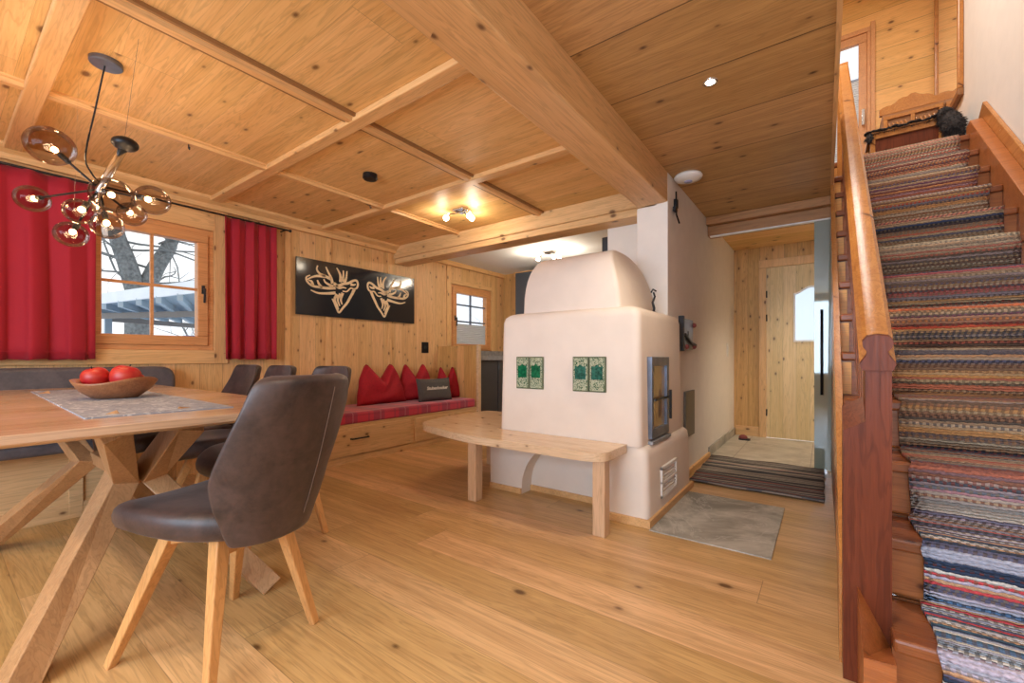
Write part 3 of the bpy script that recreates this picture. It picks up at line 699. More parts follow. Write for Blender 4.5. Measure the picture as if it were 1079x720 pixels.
# old iron lock
lk = thing('iron_lock_plate', 'antique blue-grey iron lock plate mounted on the white corridor wall', 'wall decoration', (-.9, 3.55, 1.1))
obj('plate', box(BM(), -.898, -.872, 3.40, 3.72, 1.015, 1.255), M['steel'], lk, bevel=.003)
bm = box(BM(), -.90, -.862, 3.385, 3.42, 1.0, 1.27)
obj('side_bar', bm, M['iron'], lk, bevel=.003)
obj('bolt', beam(BM(), [(-.86, 3.42, 1.13), (-.86, 3.60, 1.07), (-.86, 3.76, 1.05)], .018, .018, (1, 0, 0)), M['iron'], lk, bevel=.002)
for y, z in ((3.73, 1.215), (3.73, 1.04), (3.50, 1.035)): obj('knob', ball(BM(), (-.868, y, z), .020, seg=10), M['rose'], lk, smooth=True)
obj('keyhole', box(BM(), -.873, -.869, 3.55, 3.575, 1.12, 1.16), M['black'], lk)
tag(obj('soot_hatch', box(BM(), -.90, -.882, 3.53, 3.82, .31, .68), plain('hatch_metal', (.16, .15, .14), .45, .5), bevel=.004), 'dark grey metal cleaning hatch low on the white wall beside the stove', 'hatch')
sw = thing('light_switch', 'small white light switch on the corridor wall near the door', 'light switch', (-.9, 5.42, 1.05))
obj('switch_plate', box(BM(), -.90, -.892, 5.38, 5.46, .96, 1.12), M['white'], sw, bevel=.003); obj('rocker', box(BM(), -.893, -.887, 5.395, 5.445, 1.0, 1.08), M['white'], sw, bevel=.002)
ap = thing('ceiling_access_point', 'white saucer-shaped device with a bluish centre on the brown ceiling', 'ceiling device', (-.795, 3.25, H))
obj('shell', lathe(BM(), [(.09, H), (.098, H-.012), (.09, H-.028), (.05, H-.042), (.02, H-.045)], 32, (-.795, 3.25, 0)), M['white'], ap, smooth=True)
obj('status_disc', lathe(BM(), [(.030, H-.040), (.026, H-.049), (.01, H-.050)], 24, (-.795, 3.25, 0)), plain('blue_grey_plastic', (.35, .38, .62), .3), ap, smooth=True)
bm = box(BM(), -.898, -.875, 3.25, 3.29, 2.06, 2.12); tube(bm, [(-.885, 3.27, 2.18), (-.885, 3.27, 2.06), (-.875, 3.24, 2.00), (-.87, 3.30, 1.95)], .006); box(bm, -.89, -.87, 3.20, 3.25, 2.02, 2.05)
tag(obj('wall_hook', bm, M['black']), 'small black bracket with a dangling hook high on the white wall', 'hook')
# small shoe on the corridor tiles
sh = thing('wooden_clog', 'tiny reddish shoe lying on the corridor tiles near the skirting', 'shoe', (-.74, 5.55, 0))
obj('sole', prism(BM(), rbox([(-.80, 5.50), (-.68, 5.50), (-.68, 5.58), (-.80, 5.58)], .035), 2, .004, .02), M['iron'], sh)
obj('upper', ball(BM(), (-.755, 5.54, .032), .04, 1.15, .9, .8, 14), M['rose'], sh, smooth=True)
# recessed spots: one in view, the others added to brighten room and corridor
for k, (x, y) in enumerate(SPOTS):
    vis = k == 0
    lab, grp = ('small glowing recessed spotlight in the brown plank ceiling', None) if vis else ('added unseen spotlight in the corridor ceiling behind the header beam', 'added corridor spotlights') if y > 4 else ('added unseen spotlight in the ceiling above or behind the camera', 'added spotlights behind the camera')
    rs_ = thing('recessed_spotlight', lab, 'ceiling light', (x, y, H), grp)
    bm = BM(); rings(bm, [[(x+math.cos(a)*r, y+math.sin(a)*r, z) for a in [2*PI*j/20 for j in range(20)]] for r, z in ((.034, H), (.034, H-.004), (.024, H-.005), (.022, H-.001))], cap=False)
    obj('trim_ring', bm, M['chrome'], rs_, smooth=True)
    obj('lens', lathe(BM(), [(.021, H-.002), (.018, H-.006), (.008, H-.008)], 16, (x, y, 0)), M['spotled'], rs_, smooth=True)
    l = bpy.data.lights.new('spot', 'SPOT'); l.energy = SPOT_E*2.2; l.color = WARM; l.spot_size = math.radians(120); l.spot_blend = .8; l.shadow_soft_size = .05
    lo = bpy.data.objects.new('spotlight_glow', l); C.objects.link(lo); lo.location = (x, y, H-.03)

# ------------------------------------------------------------------ dining table
tb = thing('dining_table', 'rectangular oak dining table with crossed angular wooden legs', 'table', (-2.7, .49, 0))
TX0, TX1, TY0, TY1, TZ = -3.84, -1.605, .03, .95, .76
bm = BM()
rings(bm, [[(TX0+d, TY0+d, z), (TX1-d, TY0+d, z), (TX1-d, TY1-d, z), (TX0+d, TY1-d, z)] for z, d in ((TZ-.034, .022), (TZ-.024, .0), (TZ, 0))])
obj('tabletop', bm, M['oak'], tb, bevel=.002)
for sx, fx_, kx_, tx_ in ((1, -1.85, -2.20, -1.87), (-1, -3.36, -2.84, -3.30)):
    for s in (1, -1):
        yc = .49
        obj('leg', beam(BM(), [(fx_, yc+s*.35, 0), (kx_, yc-.005+s*.04, .49 if sx > 0 else .455), (tx_, yc-.03+s*.11, TZ-.034)], .078, .10, (sx, 0, .0)), M['oakleg'], tb, bevel=.003)
obj('centre_rail', box(BM(), -2.84, -2.20, .455, .515, .45, .50), M['oakleg'], tb, bevel=.003)
tag(obj('table_runner', prism(BM(), [(-3.54, .335), (-1.835, .285), (-1.81, .685), (-3.52, .735)], 2, TZ, TZ+.004), M['runner']), 'silver-grey patterned runner lying on the oak dining table', 'table runner')
# bowl
bc = (-2.655, .515, TZ+.004); bw = thing('wooden_bowl', 'shallow wavy wooden bowl holding red apples on the grey runner', 'bowl', bc)
bm = BM(); n = 40; rs = []
for r, z, wv in ((.05, 0, 0), (.08, .002, 0), (.122, .035, .002), (.146, .072, .008), (.152, .084, .010), (.144, .083, .010), (.116, .040, .003), (.08, .016, 0), (.02, .014, 0)):
    rs.append([(bc[0]+math.cos(a)*r*.92, bc[1]+math.sin(a)*r*1.0, bc[2]+z+wv*math.sin(2*a+.5)+wv*.5*math.sin(3*a)) for a in [2*PI*k/n for k in range(n)]])
rings(bm, rs); obj('bowl_shell', bm, M['bowl'], bw, smooth=True)
def apple(c, r, label, tilt):
    a = thing('apple', label, 'apple', c, 'apples in the bowl')
    bm = BM(); pr_ = []
    for k in range(15):
        th = PI*k/14; rad = r*math.sin(th)*(1.04+.1*math.cos(th)); z = r*1.06*math.cos(th)-(.30*r*math.exp(-(rad/(.32*r))**2) if math.cos(th) > 0 else -.15*r*math.exp(-(rad/(.3*r))**2))
        pr_.append((max(rad, .0005), z))
    lathe(bm, list(reversed(pr_)), 20); bmesh.ops.rotate(bm, verts=bm.verts, cent=(0, 0, 0), matrix=Matrix.Rotation(tilt, 3, 'X')); obj('flesh', bm, M['apple'], a, smooth=True, local=True)
    bm = tube(BM(), [(0, 0, r*.55), (.003, 0, r*.85), (.008, 0, r*1.12)], .0022, 6); bmesh.ops.rotate(bm, verts=bm.verts, cent=(0, 0, 0), matrix=Matrix.Rotation(tilt, 3, 'X')); obj('stem', bm, M['iron'], a, local=True)
apple((-2.70, .455, .856), .050, 'left of the two large red apples in the wooden bowl', .3)
apple((-2.64, .545, .858), .056, 'right of the two large red apples in the wooden bowl', -.3)
apple((-2.71, .60, .835), .036, 'small red apple half hidden at the right rim of the bowl', .1)

# ------------------------------------------------------------------ chairs
def interp(tab, z):
    for (a, b), (c, d) in zip(tab, tab[1:]):
        if z <= c: return b+(d-b)*(z-a)/(c-a)
    return tab[-1][1]
WT = [(.40, .135), (.44, .155), (.48, .170), (.52, .188), (.57, .202), (.62, .212), (.66, .212), (.74, .205), (.82, .192), (.87, .178), (.887, .165), (.896, .145), (.90, .12)]
ch = thing('dining_chair', 'brown suede dining chair in front, seen from behind, nearest the camera', 'chair', (-1.62, .58, 0), 'dining chairs')
zsR = [.40, .42, .44, .46, .48, .50, .52, .545, .57, .60, .62, .66, .70, .75, .80, .83, .86, .875, .887, .895, .90]
def backp(s, z, off=0.):
    wz = interp(WT, z); yb = -.272-(z-.45)*.30+abs(s)**2.2*(.05+.045*max(0, 1-abs(z-.60)/.2))
    return Vector((s*wz, yb-off, z))
bm = BM(); ns = 16; th = .040
fr_ = [[bm.verts.new(backp(-1+2*j/ns, z)) for j in range(ns+1)] for z in zsR]
def bo(s, z): 
    e = (1-abs(s)**6)*min(1, (.905-z)/.02); return th*(.25+.75*max(0, e))
bk_ = [[bm.verts.new(backp(-1+2*j/ns, z, bo(-1+2*j/ns, z))) for j in range(ns+1)] for z in zsR]
for a in range(len(zsR)-1):
    for j in range(ns):
        bm.faces.new((fr_[a][j], fr_[a][j+1], fr_[a+1][j+1], fr_[a+1][j])); bm.faces.new((bk_[a][j+1], bk_[a][j], bk_[a+1][j], bk_[a+1][j+1]))
    bm.faces.new((fr_[a][0], fr_[a+1][0], bk_[a+1][0], bk_[a][0])); bm.faces.new((fr_[a+1][ns], fr_[a][ns], bk_[a][ns], bk_[a+1][ns]))
for j in range(ns):
    bm.faces.new((fr_[0][j+1], fr_[0][j], bk_[0][j], bk_[0][j+1])); bm.faces.new((fr_[-1][j], fr_[-1][j+1], bk_[-1][j+1], bk_[-1][j]))
br = obj('backrest', bm, M['suede'], ch, smooth=True, sub=1, local=True)
obj('seam', tube(BM(), [backp(.22, z, th+.0008) for z in zsR[3:-4]], 1.2e-3, 6), M['seamthread'], br, local=True)
bm = BM(); rs = []
for z, s in ((.398, .80), (.402, .90), (.412, .97), (.43, 1.), (.450, 1.005), (.468, .985), (.480, .94), (.486, .86), (.489, .6), (.487, .25)):
    r_ = []
    for k in range(48):
        a = 2*PI*k/48; ca, sa = math.cos(a), math.sin(a); e = 2/3.2
        x = .218*math.copysign(abs(ca)**e, ca)*s; y = .282*math.copysign(abs(sa)**e, sa)*s
        if y < 0: x *= 1-.22*(y/-.235)**2
        lip = -.018*max(0, (y-.12)/.115)**2
        r_.append((x, y+.018, z+.012+lip+.012*(x/.22)**2))
    rs.append(r_)
rings(bm, rs); obj('seat', bm, M['suede'], ch, smooth=True, local=True)
for sx in (1, -1):
    obj('leg', beam(BM(), [(sx*.112, .065, .405), (sx*.200, .215, 0)], .042, .042, (1, 0, 0), .026, .026), M['chairleg'], ch, bevel=.004, local=True)
    obj('leg', beam(BM(), [(sx*.105, -.135, .405), (sx*.188, -.205, 0)], .042, .042, (1, 0, 0), .026, .026), M['chairleg'], ch, bevel=.004, local=True)
bm = BM(); beam(bm, [(-.11, .07, .385), (.10, -.13, .385)], .05, .03); beam(bm, [(.11, .07, .385), (-.10, -.13, .385)], .05, .031); beam(bm, [(-.12, -.14, .382), (.12, -.14, .382)], .03, .05)
obj('leg_frame', bm, M['chairleg'], ch, bevel=.003, local=True)
ch.rotation_euler = (0, 0, math.radians(106))
CHG = 'dining chairs'
dup(ch, (-3.31, .97, 0), math.radians(180), 'farthest dining chair behind the table, beside the window bench, facing the camera')
dup(ch, (-2.86, .985, 0), math.radians(178), 'middle dining chair behind the table, overlapping its left neighbour, facing the camera')
dup(ch, (-2.36, 1.06, 0), math.radians(182), 'dining chair behind the table whose back peeks above the front chair')

# ------------------------------------------------------------------ dining bench on the window wall
db = thing('dining_bench', 'upholstered grey dining bench with wooden box base under the window', 'bench', (-3.8, -.4, 0))
obj('bench_box', box(BM(), -4.13, -3.60, -2.0, .70, 0, .41), M['drawer'], db, bevel=.004)
bm = BM()
for y in (-.9, -.1, .52): box(bm, -3.60, -3.585, y-.03, y+.03, .02, .40)
box(bm, -3.60, -3.587, -2.0, .70, .0, .09); obj('panel_strip', bm, M['drawer'], db, bevel=.002)
obj('seat_cushion', prism(BM(), rbox([(-4.0, -2.0), (-3.44, -2.0), (-3.44, .72), (-4.0, .72)], [.0, .0, .12, .0]), 2, .41, .475), M['benchfab'], db, bevel=.02, seg=4, smooth=True, auto=40)
obj('backrest', prism(BM(), rbox([(-2.0, .46), (1.12, .46), (1.12, .885), (-2.0, .885)], [0, 0, .10, 0]), 0, -4.10, -4.0), M['benchfab'], db, bevel=.025, seg=4, smooth=True, auto=40)

# ------------------------------------------------------------------ settle with drawers, cushions
bs = thing('drawer_bench', 'pine wall bench with drawers along the panelled wall', 'bench', (-3.8, 2.9, 0))
obj('bench_box', box(BM(), XW+.02, -3.46, 1.75, 4.0, 0, .345), M['drawer'], bs, bevel=.003)
for k, (a, b) in enumerate(((1.80, 2.94), (3.0, 3.95))):
    d = obj('drawer', box(BM(), -3.462, -3.445, a, b, .07, .315), M['drawer'], bs, bevel=.004)
    yc = 2.34 if k == 0 else 3.47
    bm = tube(BM(), [(-3.446, yc-.09, .215), (-3.42, yc-.085, .215), (-3.42, yc+.085, .215), (-3.446, yc+.09, .215)], .007); obj('handle', bm, M['black'], d)
obj('plinth', box(BM(), -3.462, -3.452, 1.75, 4.0, 0, .055), M['drawer'], bs)
tag(obj('bench_cushion', prism(BM(), rbox([(XW+.03, 1.75), (-3.455, 1.75), (-3.455, 3.995), (XW+.03, 3.995)], [0, .03, .07, 0]), 2, .346, .447), M['plaid'], bevel=.022, seg=4, smooth=True, auto=40), 'long red plaid seat pad lying on the pine drawer bench', 'seat pad')
# partition at the end of the bench
pt = sthing('wall_partition', (-3.8, 4.04, 0))
struct('partition_board', box(BM(), XW, -3.462, 4.0, 4.045, 0, 1.10), M['wall_vx'], pt)
struct('partition_edge', box(BM(), -3.468, -3.435, 3.995, 4.05, 0, 1.10), M['bench'], pt, bevel=.003)
# crown pillows: flat square pillow with two pointed peaks
def pillow(bm, w, h, t, peaks, n=26):
    def top(u):
        if not peaks: return h*(1+.05*abs(u)**4)
        return h*(.58+.42*abs(u)/.6154) if abs(u) < .6154 else h*(1-.95*(abs(u)-.6154))
    for s in (1, -1):
        g = []
        for j in range(n+1):
            v = j/n; row = []
            for i in range(n+1):
                u = -1+2*i/n; edge = min(1, 4*(1-abs(u)))*min(1, 4*(1-v))*min(1, 4*v+.25)
                edge = max(0, (1-u**4)*(1-(2*v-1)**4))**.55
                x = u*w/2*(1-.05*math.sin(PI*v) if not peaks else 1.12-.25*v); z = v*top(u)
                y = s*t/2*edge*(1+((.14*math.sin(5*u+3*v)+.10*math.sin(11*v-4*u)) if peaks else 0))
                row.append(bm.verts.new((x, y, z)))
            g.append(row)
        for j in range(n):
            for i in range(n):
                f = (g[j][i], g[j][i+1], g[j+1][i+1], g[j+1][i]); bm.faces.new(f if s < 0 else f[::-1])
    bmesh.ops.remove_doubles(bm, verts=bm.verts, dist=.0005); return bm
def put_pillow(loc, rz, lean, w, h, t, peaks, mat, label, name='throw_pillow'):
    bm = pillow(BM(), w, h, t, peaks); o = obj(name, bm, mat, smooth=True); o.location = loc; o.rotation_euler = (lean, 0, rz)
    return tag(o, label, 'pillow', 'red pointed pillows' if mat is M['pillow'] else None)
RZ = PI/2   # pillow front (-y local) faces +x
put_pillow((-3.90, 2.94, .447), RZ-.0, -.20, .58, .44, .17, True, M['pillow'], 'largest red pillow with two pointed corners, leftmost on the plaid bench')
put_pillow((-3.93, 3.46, .449), RZ-.1, -.18, .46, .43, .15, True, M['pillow'], 'middle red pointed pillow standing behind the grey lettered cushion')
put_pillow((-3.80, 3.855, .449), RZ-.25, -.16, .31, .39, .12, True, M['pillow'], 'red pointed pillow leaning on the bench partition, rightmost')
gp = put_pillow((-3.66, 3.50, .447), RZ-.12, -.22, .48, .26, .12, False, M['grey_pillow'], 'dark grey oblong cushion with cream lettering leaning before the red pillows')
cu = bpy.data.curves.new('lettering', 'FONT'); cu.body = 'Stubenhocker'; cu.size = .052; cu.shear = .25; cu.align_x = 'CENTER'; cu.extrude = .001; cu.offset = .0012
to = bpy.data.objects.new('lettering_tmp', cu); C.objects.link(to); bpy.context.view_layer.update()
tm = bpy.data.meshes.new_from_object(to.evaluated_get(bpy.context.evaluated_depsgraph_get())); bpy.data.objects.remove(to)
tm.materials.clear(); tm.materials.append(M['creme']); tob = bpy.data.objects.new('lettering', tm); C.objects.link(tob)
tob.parent = gp; tob.location = (0, -.0605, .125); tob.rotation_euler = (PI/2, 0, 0); tob['label'] = 'cream lettering on the grey cushion'
obj('piping', tube(BM(), [(-.215, 0, .01), (-.207, -.004, .12), (-.216, 0, .235)], .004), M['creme'], gp, local=True)
# socket on wall
bm = box(BM(), XW, XW+.012, 3.72, 3.83, 1.01, 1.15); sk = thing('wall_socket', 'black wall socket above the red pillows', 'socket', (XW, 3.77, 1.08))
obj('socket_plate', bm, M['black'], sk, bevel=.003); obj('socket_insert', lathe(BM(), [(.02, 0), (.022, .004), (.012, .006)], 16), M['iron'], sk, local=True).rotation_euler = (0, PI/2, 0)
for c in kids(sk):
    if c.name.startswith('socket_insert'): c.location = (.012, 0, 0)
# ------------------------------------------------------------------ picture with stags
pc = thing('stag_picture', 'wide black wall panel with two golden stag heads facing each other', 'picture', (XW, 2.84, 1.65))
PY0, PY1, PZ0, PZ1 = 2.10, 3.57, 1.372, 1.932
obj('black_panel', box(BM(), XW+.016, XW+.036, PY0, PY1, PZ0, PZ1), M['panel'], pc, bevel=.002)
ST = [[(2.506, 1.624), (2.409, 1.608), (2.316, 1.601), (2.241, 1.621)], [(2.506, 1.677), (2.425, 1.663), (2.331, 1.661), (2.256, 1.666), (2.204, 1.701), (2.197, 1.743), (2.234, 1.767)], [(2.481, 1.689), (2.441, 1.698), (2.394, 1.721), (2.378, 1.749)], [(2.355, 1.657), (2.324, 1.697), (2.309, 1.731)], [(2.473, 1.718), (2.457, 1.775), (2.425, 1.83), (2.401, 1.878)], [(2.457, 1.76), (2.394, 1.781), (2.331, 1.8), (2.304, 1.839), (2.313, 1.877)], [(2.394, 1.778), (2.316, 1.772), (2.256, 1.752), (2.204, 1.72)], [(2.263, 1.667), (2.249, 1.708), (2.219, 1.714)], [(2.563, 1.746), (2.563, 1.807), (2.547, 1.85), (2.519, 1.888)], [(2.609, 1.749), (2.631, 1.802), (2.639, 1.872)], [(2.585, 1.756), (2.597, 1.819), (2.597, 1.873)], [(2.489, 1.72), (2.538, 1.704), (2.597, 1.732), (2.657, 1.747), (2.709, 1.779), (2.753, 1.789), (2.771, 1.756), (2.759, 1.71), (2.723, 1.693), (2.683, 1.697), (2.639, 1.656), (2.589, 1.654)], [(2.509, 1.705), (2.547, 1.682), (2.592, 1.693), (2.631, 1.69)], [(2.727, 1.69), (2.7, 1.637), (2.671, 1.587), (2.639, 1.532), (2.589, 1.473), (2.547, 1.424), (2.519, 1.467), (2.497, 1.51), (2.47, 1.56)], [(2.525, 1.611), (2.497, 1.555), (2.525, 1.498), (2.542, 1.454)], [(2.563, 1.621), (2.532, 1.559), (2.555, 1.493)], [(2.589, 1.634), (2.568, 1.563), (2.582, 1.511)], [(2.683, 1.739), (2.718, 1.736), (2.744, 1.748)]]
def catmull(p, k=5):
    out = []; p = [2*Vector(p[0])-Vector(p[1])]+[Vector(a) for a in p]+[2*Vector(p[-1])-Vector(p[-2])]
    for i in range(1, len(p)-2):
        for j in range(k):
            t_ = j/k; out.append(.5*((2*p[i])+(p[i+1]-p[i-1])*t_+(2*p[i-1]-5*p[i]+4*p[i+1]-p[i+2])*t_**2+(3*p[i]-p[i-1]-3*p[i+1]+p[i+2])*t_**3))
    return out+[p[-2]]
for mir in (0, 1):
    bm = BM()
    for s in ST:
        pts = catmull(s); wd = .0135 if len(s) < 9 else .0140
        rs = []
        for i, p in enumerate(pts):
            d = pts[min(i+1, len(pts)-1)]-pts[max(i-1, 0)]; nrm = Vector((-d.y, d.x)).normalized(); ww = wd*(1.15-.75*i/(len(pts)-1))
            yz = [p+nrm*ww, p-nrm*ww]
            if mir: yz = [Vector((5.665-v_.x, v_.y)) for v_ in yz]
            (a, b) = yz
            rs.append([(XW+.036, a.x, a.y), (XW+.042, a.x, a.y), (XW+.042, b.x, b.y), (XW+.036, b.x, b.y)])
        rings(bm, rs)
    obj('stag_head', bm, M['gold'], pc)
# ------------------------------------------------------------------ curtains
cr = thing('curtain_rod', 'thin dark curtain rod running above the dining window', 'curtain rod', (-4.05, .6, 2.14))
obj('rod', tube(BM(), [(-4.05, -1.2, 2.14), (-4.05, 2.0, 2.14)], .008, 10), M['iron'], cr, smooth=True)
for y in (-.9, 1.97): obj('bracket', tube(BM(), [(XW, y, 2.14), (-4.05, y, 2.14)], .006), M['iron'], cr)
obj('finial', ball(BM(), (-4.05, 2.01, 2.14), .014, seg=10), M['iron'], cr, smooth=True)
def curtain(y0, y1, z0, z1, folds, label, amp=.035, ph=0):
    amp *= 1.25
    bm = BM(); n = folds*12; rows = 14; g = []
    for j in range(rows+1):
        v = j/rows; z = z0+(z1-z0)*v; r = []
        for i in range(n+1):
            u = i/n; a = amp*(.55+.45*(1-v))*(.75+.25*math.sin(3.1*u*folds+ph))
            y = y0+(y1-y0)*u+.012*math.sin(2*PI*folds*u*2+ph)*(1-.4*v)
            r.append(bm.verts.new((-4.058+a*math.sin(2*PI*folds*u+ph+.7*math.sin(v*2+u*5)), y, z+(.004*math.sin(folds*u*9) if j == 0 else 0))))
        g.append(r)
    for j in range(rows):
        for i in range(n): bm.faces.new((g[j][i], g[j][i+1], g[j+1][i+1], g[j+1][i]))
    o = obj('curtain', bm, M['red'], smooth=True); s_ = o.modifiers.new('t', 'SOLIDIFY'); s_.thickness = .004
    tag(o, label, 'curtain', 'red curtains')
    obj('hem', tube(BM(), [(-4.035, y0, z0+.05), (-4.035, y1, z0+.05)], .0015, 6), M['red'], o)
    return o
curtain(-1.10, .685, .937, 2.135, 10, 'wide red curtain left of the dining window', .032)
curtain(1.455, 1.875, .937, 2.135, 4, 'narrow red curtain hanging right of the dining window', .034, 1.)
# ------------------------------------------------------------------ lamps
lp = thing('pendant_lamp', 'branched pendant lamp with smoked glass globes above the dining table', 'lamp', (-2.584, .469, H))
obj('canopy', lathe(BM(), [(.058, H), (.058, H-.016), (.054, H-.020), (.02, H-.021)], 32, (-2.584, .469, 0)), M['steel'], lp, smooth=True, auto=40)
def bez(p, n=14): return catmull([Vector(a) for a in p], n)
obj('power_cable', tube(BM(), bez([(-2.585, .465, H-.02), (-2.63, .44, 2.05), (-2.655, .414, 1.85), (-2.63, .43, 1.77), (-2.602, .451, 1.73)], 6), .0035, 6), M['black'], lp)
obj('suspension_wire', tube(BM(), [(-2.29, .515, H), (-2.512, .517, 1.93)], .0006, 4), M['iron'], lp)
obj('suspension_wire', tube(BM(), [(-2.77, .41, H), (-2.765, .394, 1.62)], .0004, 4), M['chrome'], lp)
hub = Vector((-2.602, .451, 1.70))
obj('hub', tube(BM(), [(-2.515, .515, 1.885), (-2.60, .452, 1.70), (-2.62, .44, 1.60)], .016, 12), M['chrome'], lp, smooth=True)
bm = BM(); ball(bm, (-2.51, .518, 1.90), .048, 1, 1, .62, 20); obj('cap_disc', bm, M['black'], lp, smooth=True)
GL = [((-2.706, .313, 1.867), .084), ((-3.069, .296, 1.713), .066), ((-2.355, .446, 1.615), .074), ((-2.477, .605, 1.669), .069), ((-2.533, .378, 1.566), .056), ((-2.776, .386, 1.513), .061), ((-2.575, .471, 1.535), .060), ((-2.748, .592, 1.655), .060)]
for c, r in GL:
    c = Vector(c); d = (hub-c); L0 = d.length; d.normalize()
    arm = obj('arm', tube(BM(), [hub, c+d*(r*.9)], .005, 8), M['black'], lp)
    obj('globe', ball(BM(), c, r, 1, 1, .92, 28), M['smoke'], lp, smooth=True)
    hld = obj('lamp_holder', tube(BM(), [c+d*r*1.05, c+d*r*.55], .011, 10), M['black'], lp)
    x_, y_ = frame_of(d)
    obj('filament', ball(BM(), c+d*r*.25, .012, seg=12), M['filament'], hld, smooth=True)
    point('globe_glow', c, 2.6, (1, .72, .42), .022)
def cluster(name, label, cx, cy, z, pts, e):
    t_ = thing(name, label, 'ceiling light', (cx, cy, z))
    obj('base_plate', box(BM(), cx-.06, cx+.06, cy-.06, cy+.06, z-.022, z), M['chrome'], t_, bevel=.006)
    for px, py, pz in pts:
        a = obj('arm', tube(BM(), [(cx, cy, z-.02), (cx+px*.5, cy+py*.5, z-.035), (cx+px, cy+py, z+pz+.03)], .006, 8), M['chrome'], t_)
        obj('socket_cup', tube(BM(), [(cx+px*.85, cy+py*.85, z+pz+.035), (cx+px, cy+py, z+pz+.012)], .014, 10), M['chrome'], a)
        obj('bulb', ball(BM(), (cx+px*1.08, cy+py*1.08, z+pz-.005), .027, seg=16), M['bulb'], a, smooth=True)
        point('bulb_glow', (cx+px*1.4, cy+py*1.4, z+pz-.05), e, WARM, .03)
cluster('ceiling_lamp', 'small three-bulb lamp on the pine coffered ceiling', -2.60, 2.80, H, [(-.13, -.05, -.06), (.02, .10, -.05), (.11, -.03, -.085)], 2.5)
cluster('kitchen_ceiling_lamp', 'small three-bulb lamp on the white kitchen ceiling above the stove', -2.75, 4.55, H, [(-.12, -.05, -.085), (.10, .05, -.075), (.10, -.07, -.095)], 8)
tag(obj('smoke_detector', lathe(BM(), [(.05, H), (.052, H-.03), (.045, H-.038), (.01, H-.04)], 24, (-2.64, 1.88, 0)), M['black'], smooth=True, auto=40), 'round black detector on the pine coffered ceiling', 'detector')
for (x, y, lab) in ((-3.10, .93, 'tiny dark hook under the ceiling batten near the pendant lamp'), (-3.09, 2.2, 'tiny dark hook under the ceiling batten above the stag picture')):
    bm = tube(BM(), [(x, y, H-.03), (x, y, H-.055), (x+.012, y, H-.065), (x+.016, y, H-.05)], .004, 6); tag(obj('ceiling_hook', bm, M['iron']), lab, 'hook')
# ------------------------------------------------------------------ kitchen glimpsed behind the stove
kc = thing('kitchen_counter', 'dark kitchen counter with grey worktop glimpsed behind the bench partition', 'cabinet', (-3.8, 4.7, 0))
obj('cabinet_body', box(BM(), XW+.022, -3.56, 4.08, 5.42, .0, .915), M['cabinet'], kc, bevel=.003)
obj('worktop', box(BM(), XW+.02, -3.52, 4.06, 5.42, .915, .97), M['counter'], kc, bevel=.003)
obj('upstand', box(BM(), XW+.02, XW+.035, 4.06, 5.42, .97, 1.05), M['counter'], kc)
for a in (4.52, 4.97):
    obj('cabinet_door', box(BM(), -3.562, -3.545, a-.43, a+.005, .09, .91), M['cabinet'], kc, bevel=.003)
uc = thing('wall_cabinet', 'dark kitchen wall cabinet seen above the left side of the stove', 'cabinet', (-3.4, 5.25, 1.5))
obj('cabinet_body', box(BM(), -3.66, -2.6, 5.10, 5.42, 1.45, 2.19), M['cabinet'], uc, bevel=.003)
for k in range(2): obj('cabinet_door', box(BM(), -3.655+k*.525, -3.135+k*.525, 5.085, 5.10, 1.455, 2.185), M['cabinet'], uc, bevel=.003)
tag(obj('tall_cabinet', box(BM(), -1.75, -1.55, 3.88, 4.5, 0, 2.12), M['cabinet'], bevel=.004), 'edge of a dark tall cupboard beside the white pillar in the kitchen', 'cabinet')
# ------------------------------------------------------------------ landing: carved settle, fur, mirror
ls = thing('landing_bench', 'low wooden bench with dark panelled front at the stair head', 'bench', (.55, 5.0, ZT))
bm = box(BM(), .356, .744, 4.80, 4.83, ZT+.04, ZT+.085); box(bm, .356, .744, 4.80, 4.83, ZT+.29, ZT+.335); box(bm, .32, .355, 4.80, 4.83, ZT, ZT+.335); box(bm, .745, .79, 4.80, 4.83, ZT, ZT+.335)
obj('front_frame', bm, M['rail'], ls, bevel=.004)
obj('front_panel', box(BM(), .345, .75, 4.815, 4.825, ZT+.07, ZT+.30), M['stairz'], ls)
obj('seat', box(BM(), .31, .80, 4.79, 5.20, ZT+.335, ZT+.355), M['rail'], ls, bevel=.004)
for x in (.33, .76): obj('leg', box(BM(), x, x+.03, 5.14, 5.18, ZT, ZT+.335), M['rail'], ls)
cb = thing('carved_chest', 'carved wooden chest with scrolled crest against the landing wall', 'chest', (.7, 5.7, ZT))
bm = box(BM(), .46, .90, 5.55, 5.92, ZT, ZT+.80); obj('chest_body', bm, M['carved'], cb, bevel=.005)
n_ = 16; crest = [(.44, ZT+.80)] + [(.44+.46*k/n_, ZT+.86+.07*max(0, math.cos((k/n_-.5)*PI))**3+.02*abs(math.sin(k*.9))) for k in range(n_+1)] + [(.90, ZT+.80)]
obj('crest', prism(BM(), crest, 1, 5.55, 5.59), M['rail'], cb, bevel=.003)
bm = BM()
for (a, b, c, d) in ((.47, .89, ZT+.74, ZT+.77), (.47, .89, ZT+.46, ZT+.49), (.47, .50, ZT+.491, ZT+.739), (.86, .89, ZT+.491, ZT+.739), (.665, .695, ZT+.491, ZT+.739)): box(bm, a, b, 5.53, 5.55, c, d)
for xc in (.583, .777):
    for k in range(5): tube(bm, bez([(xc-.07+.03*k, 5.54, ZT+.52), (xc-.05+.03*k, 5.53, ZT+.60), (xc-.075+.03*k, 5.54, ZT+.70)], 4), .007, 6)
obj('carved_relief', bm, M['rail'], cb, bevel=.002)
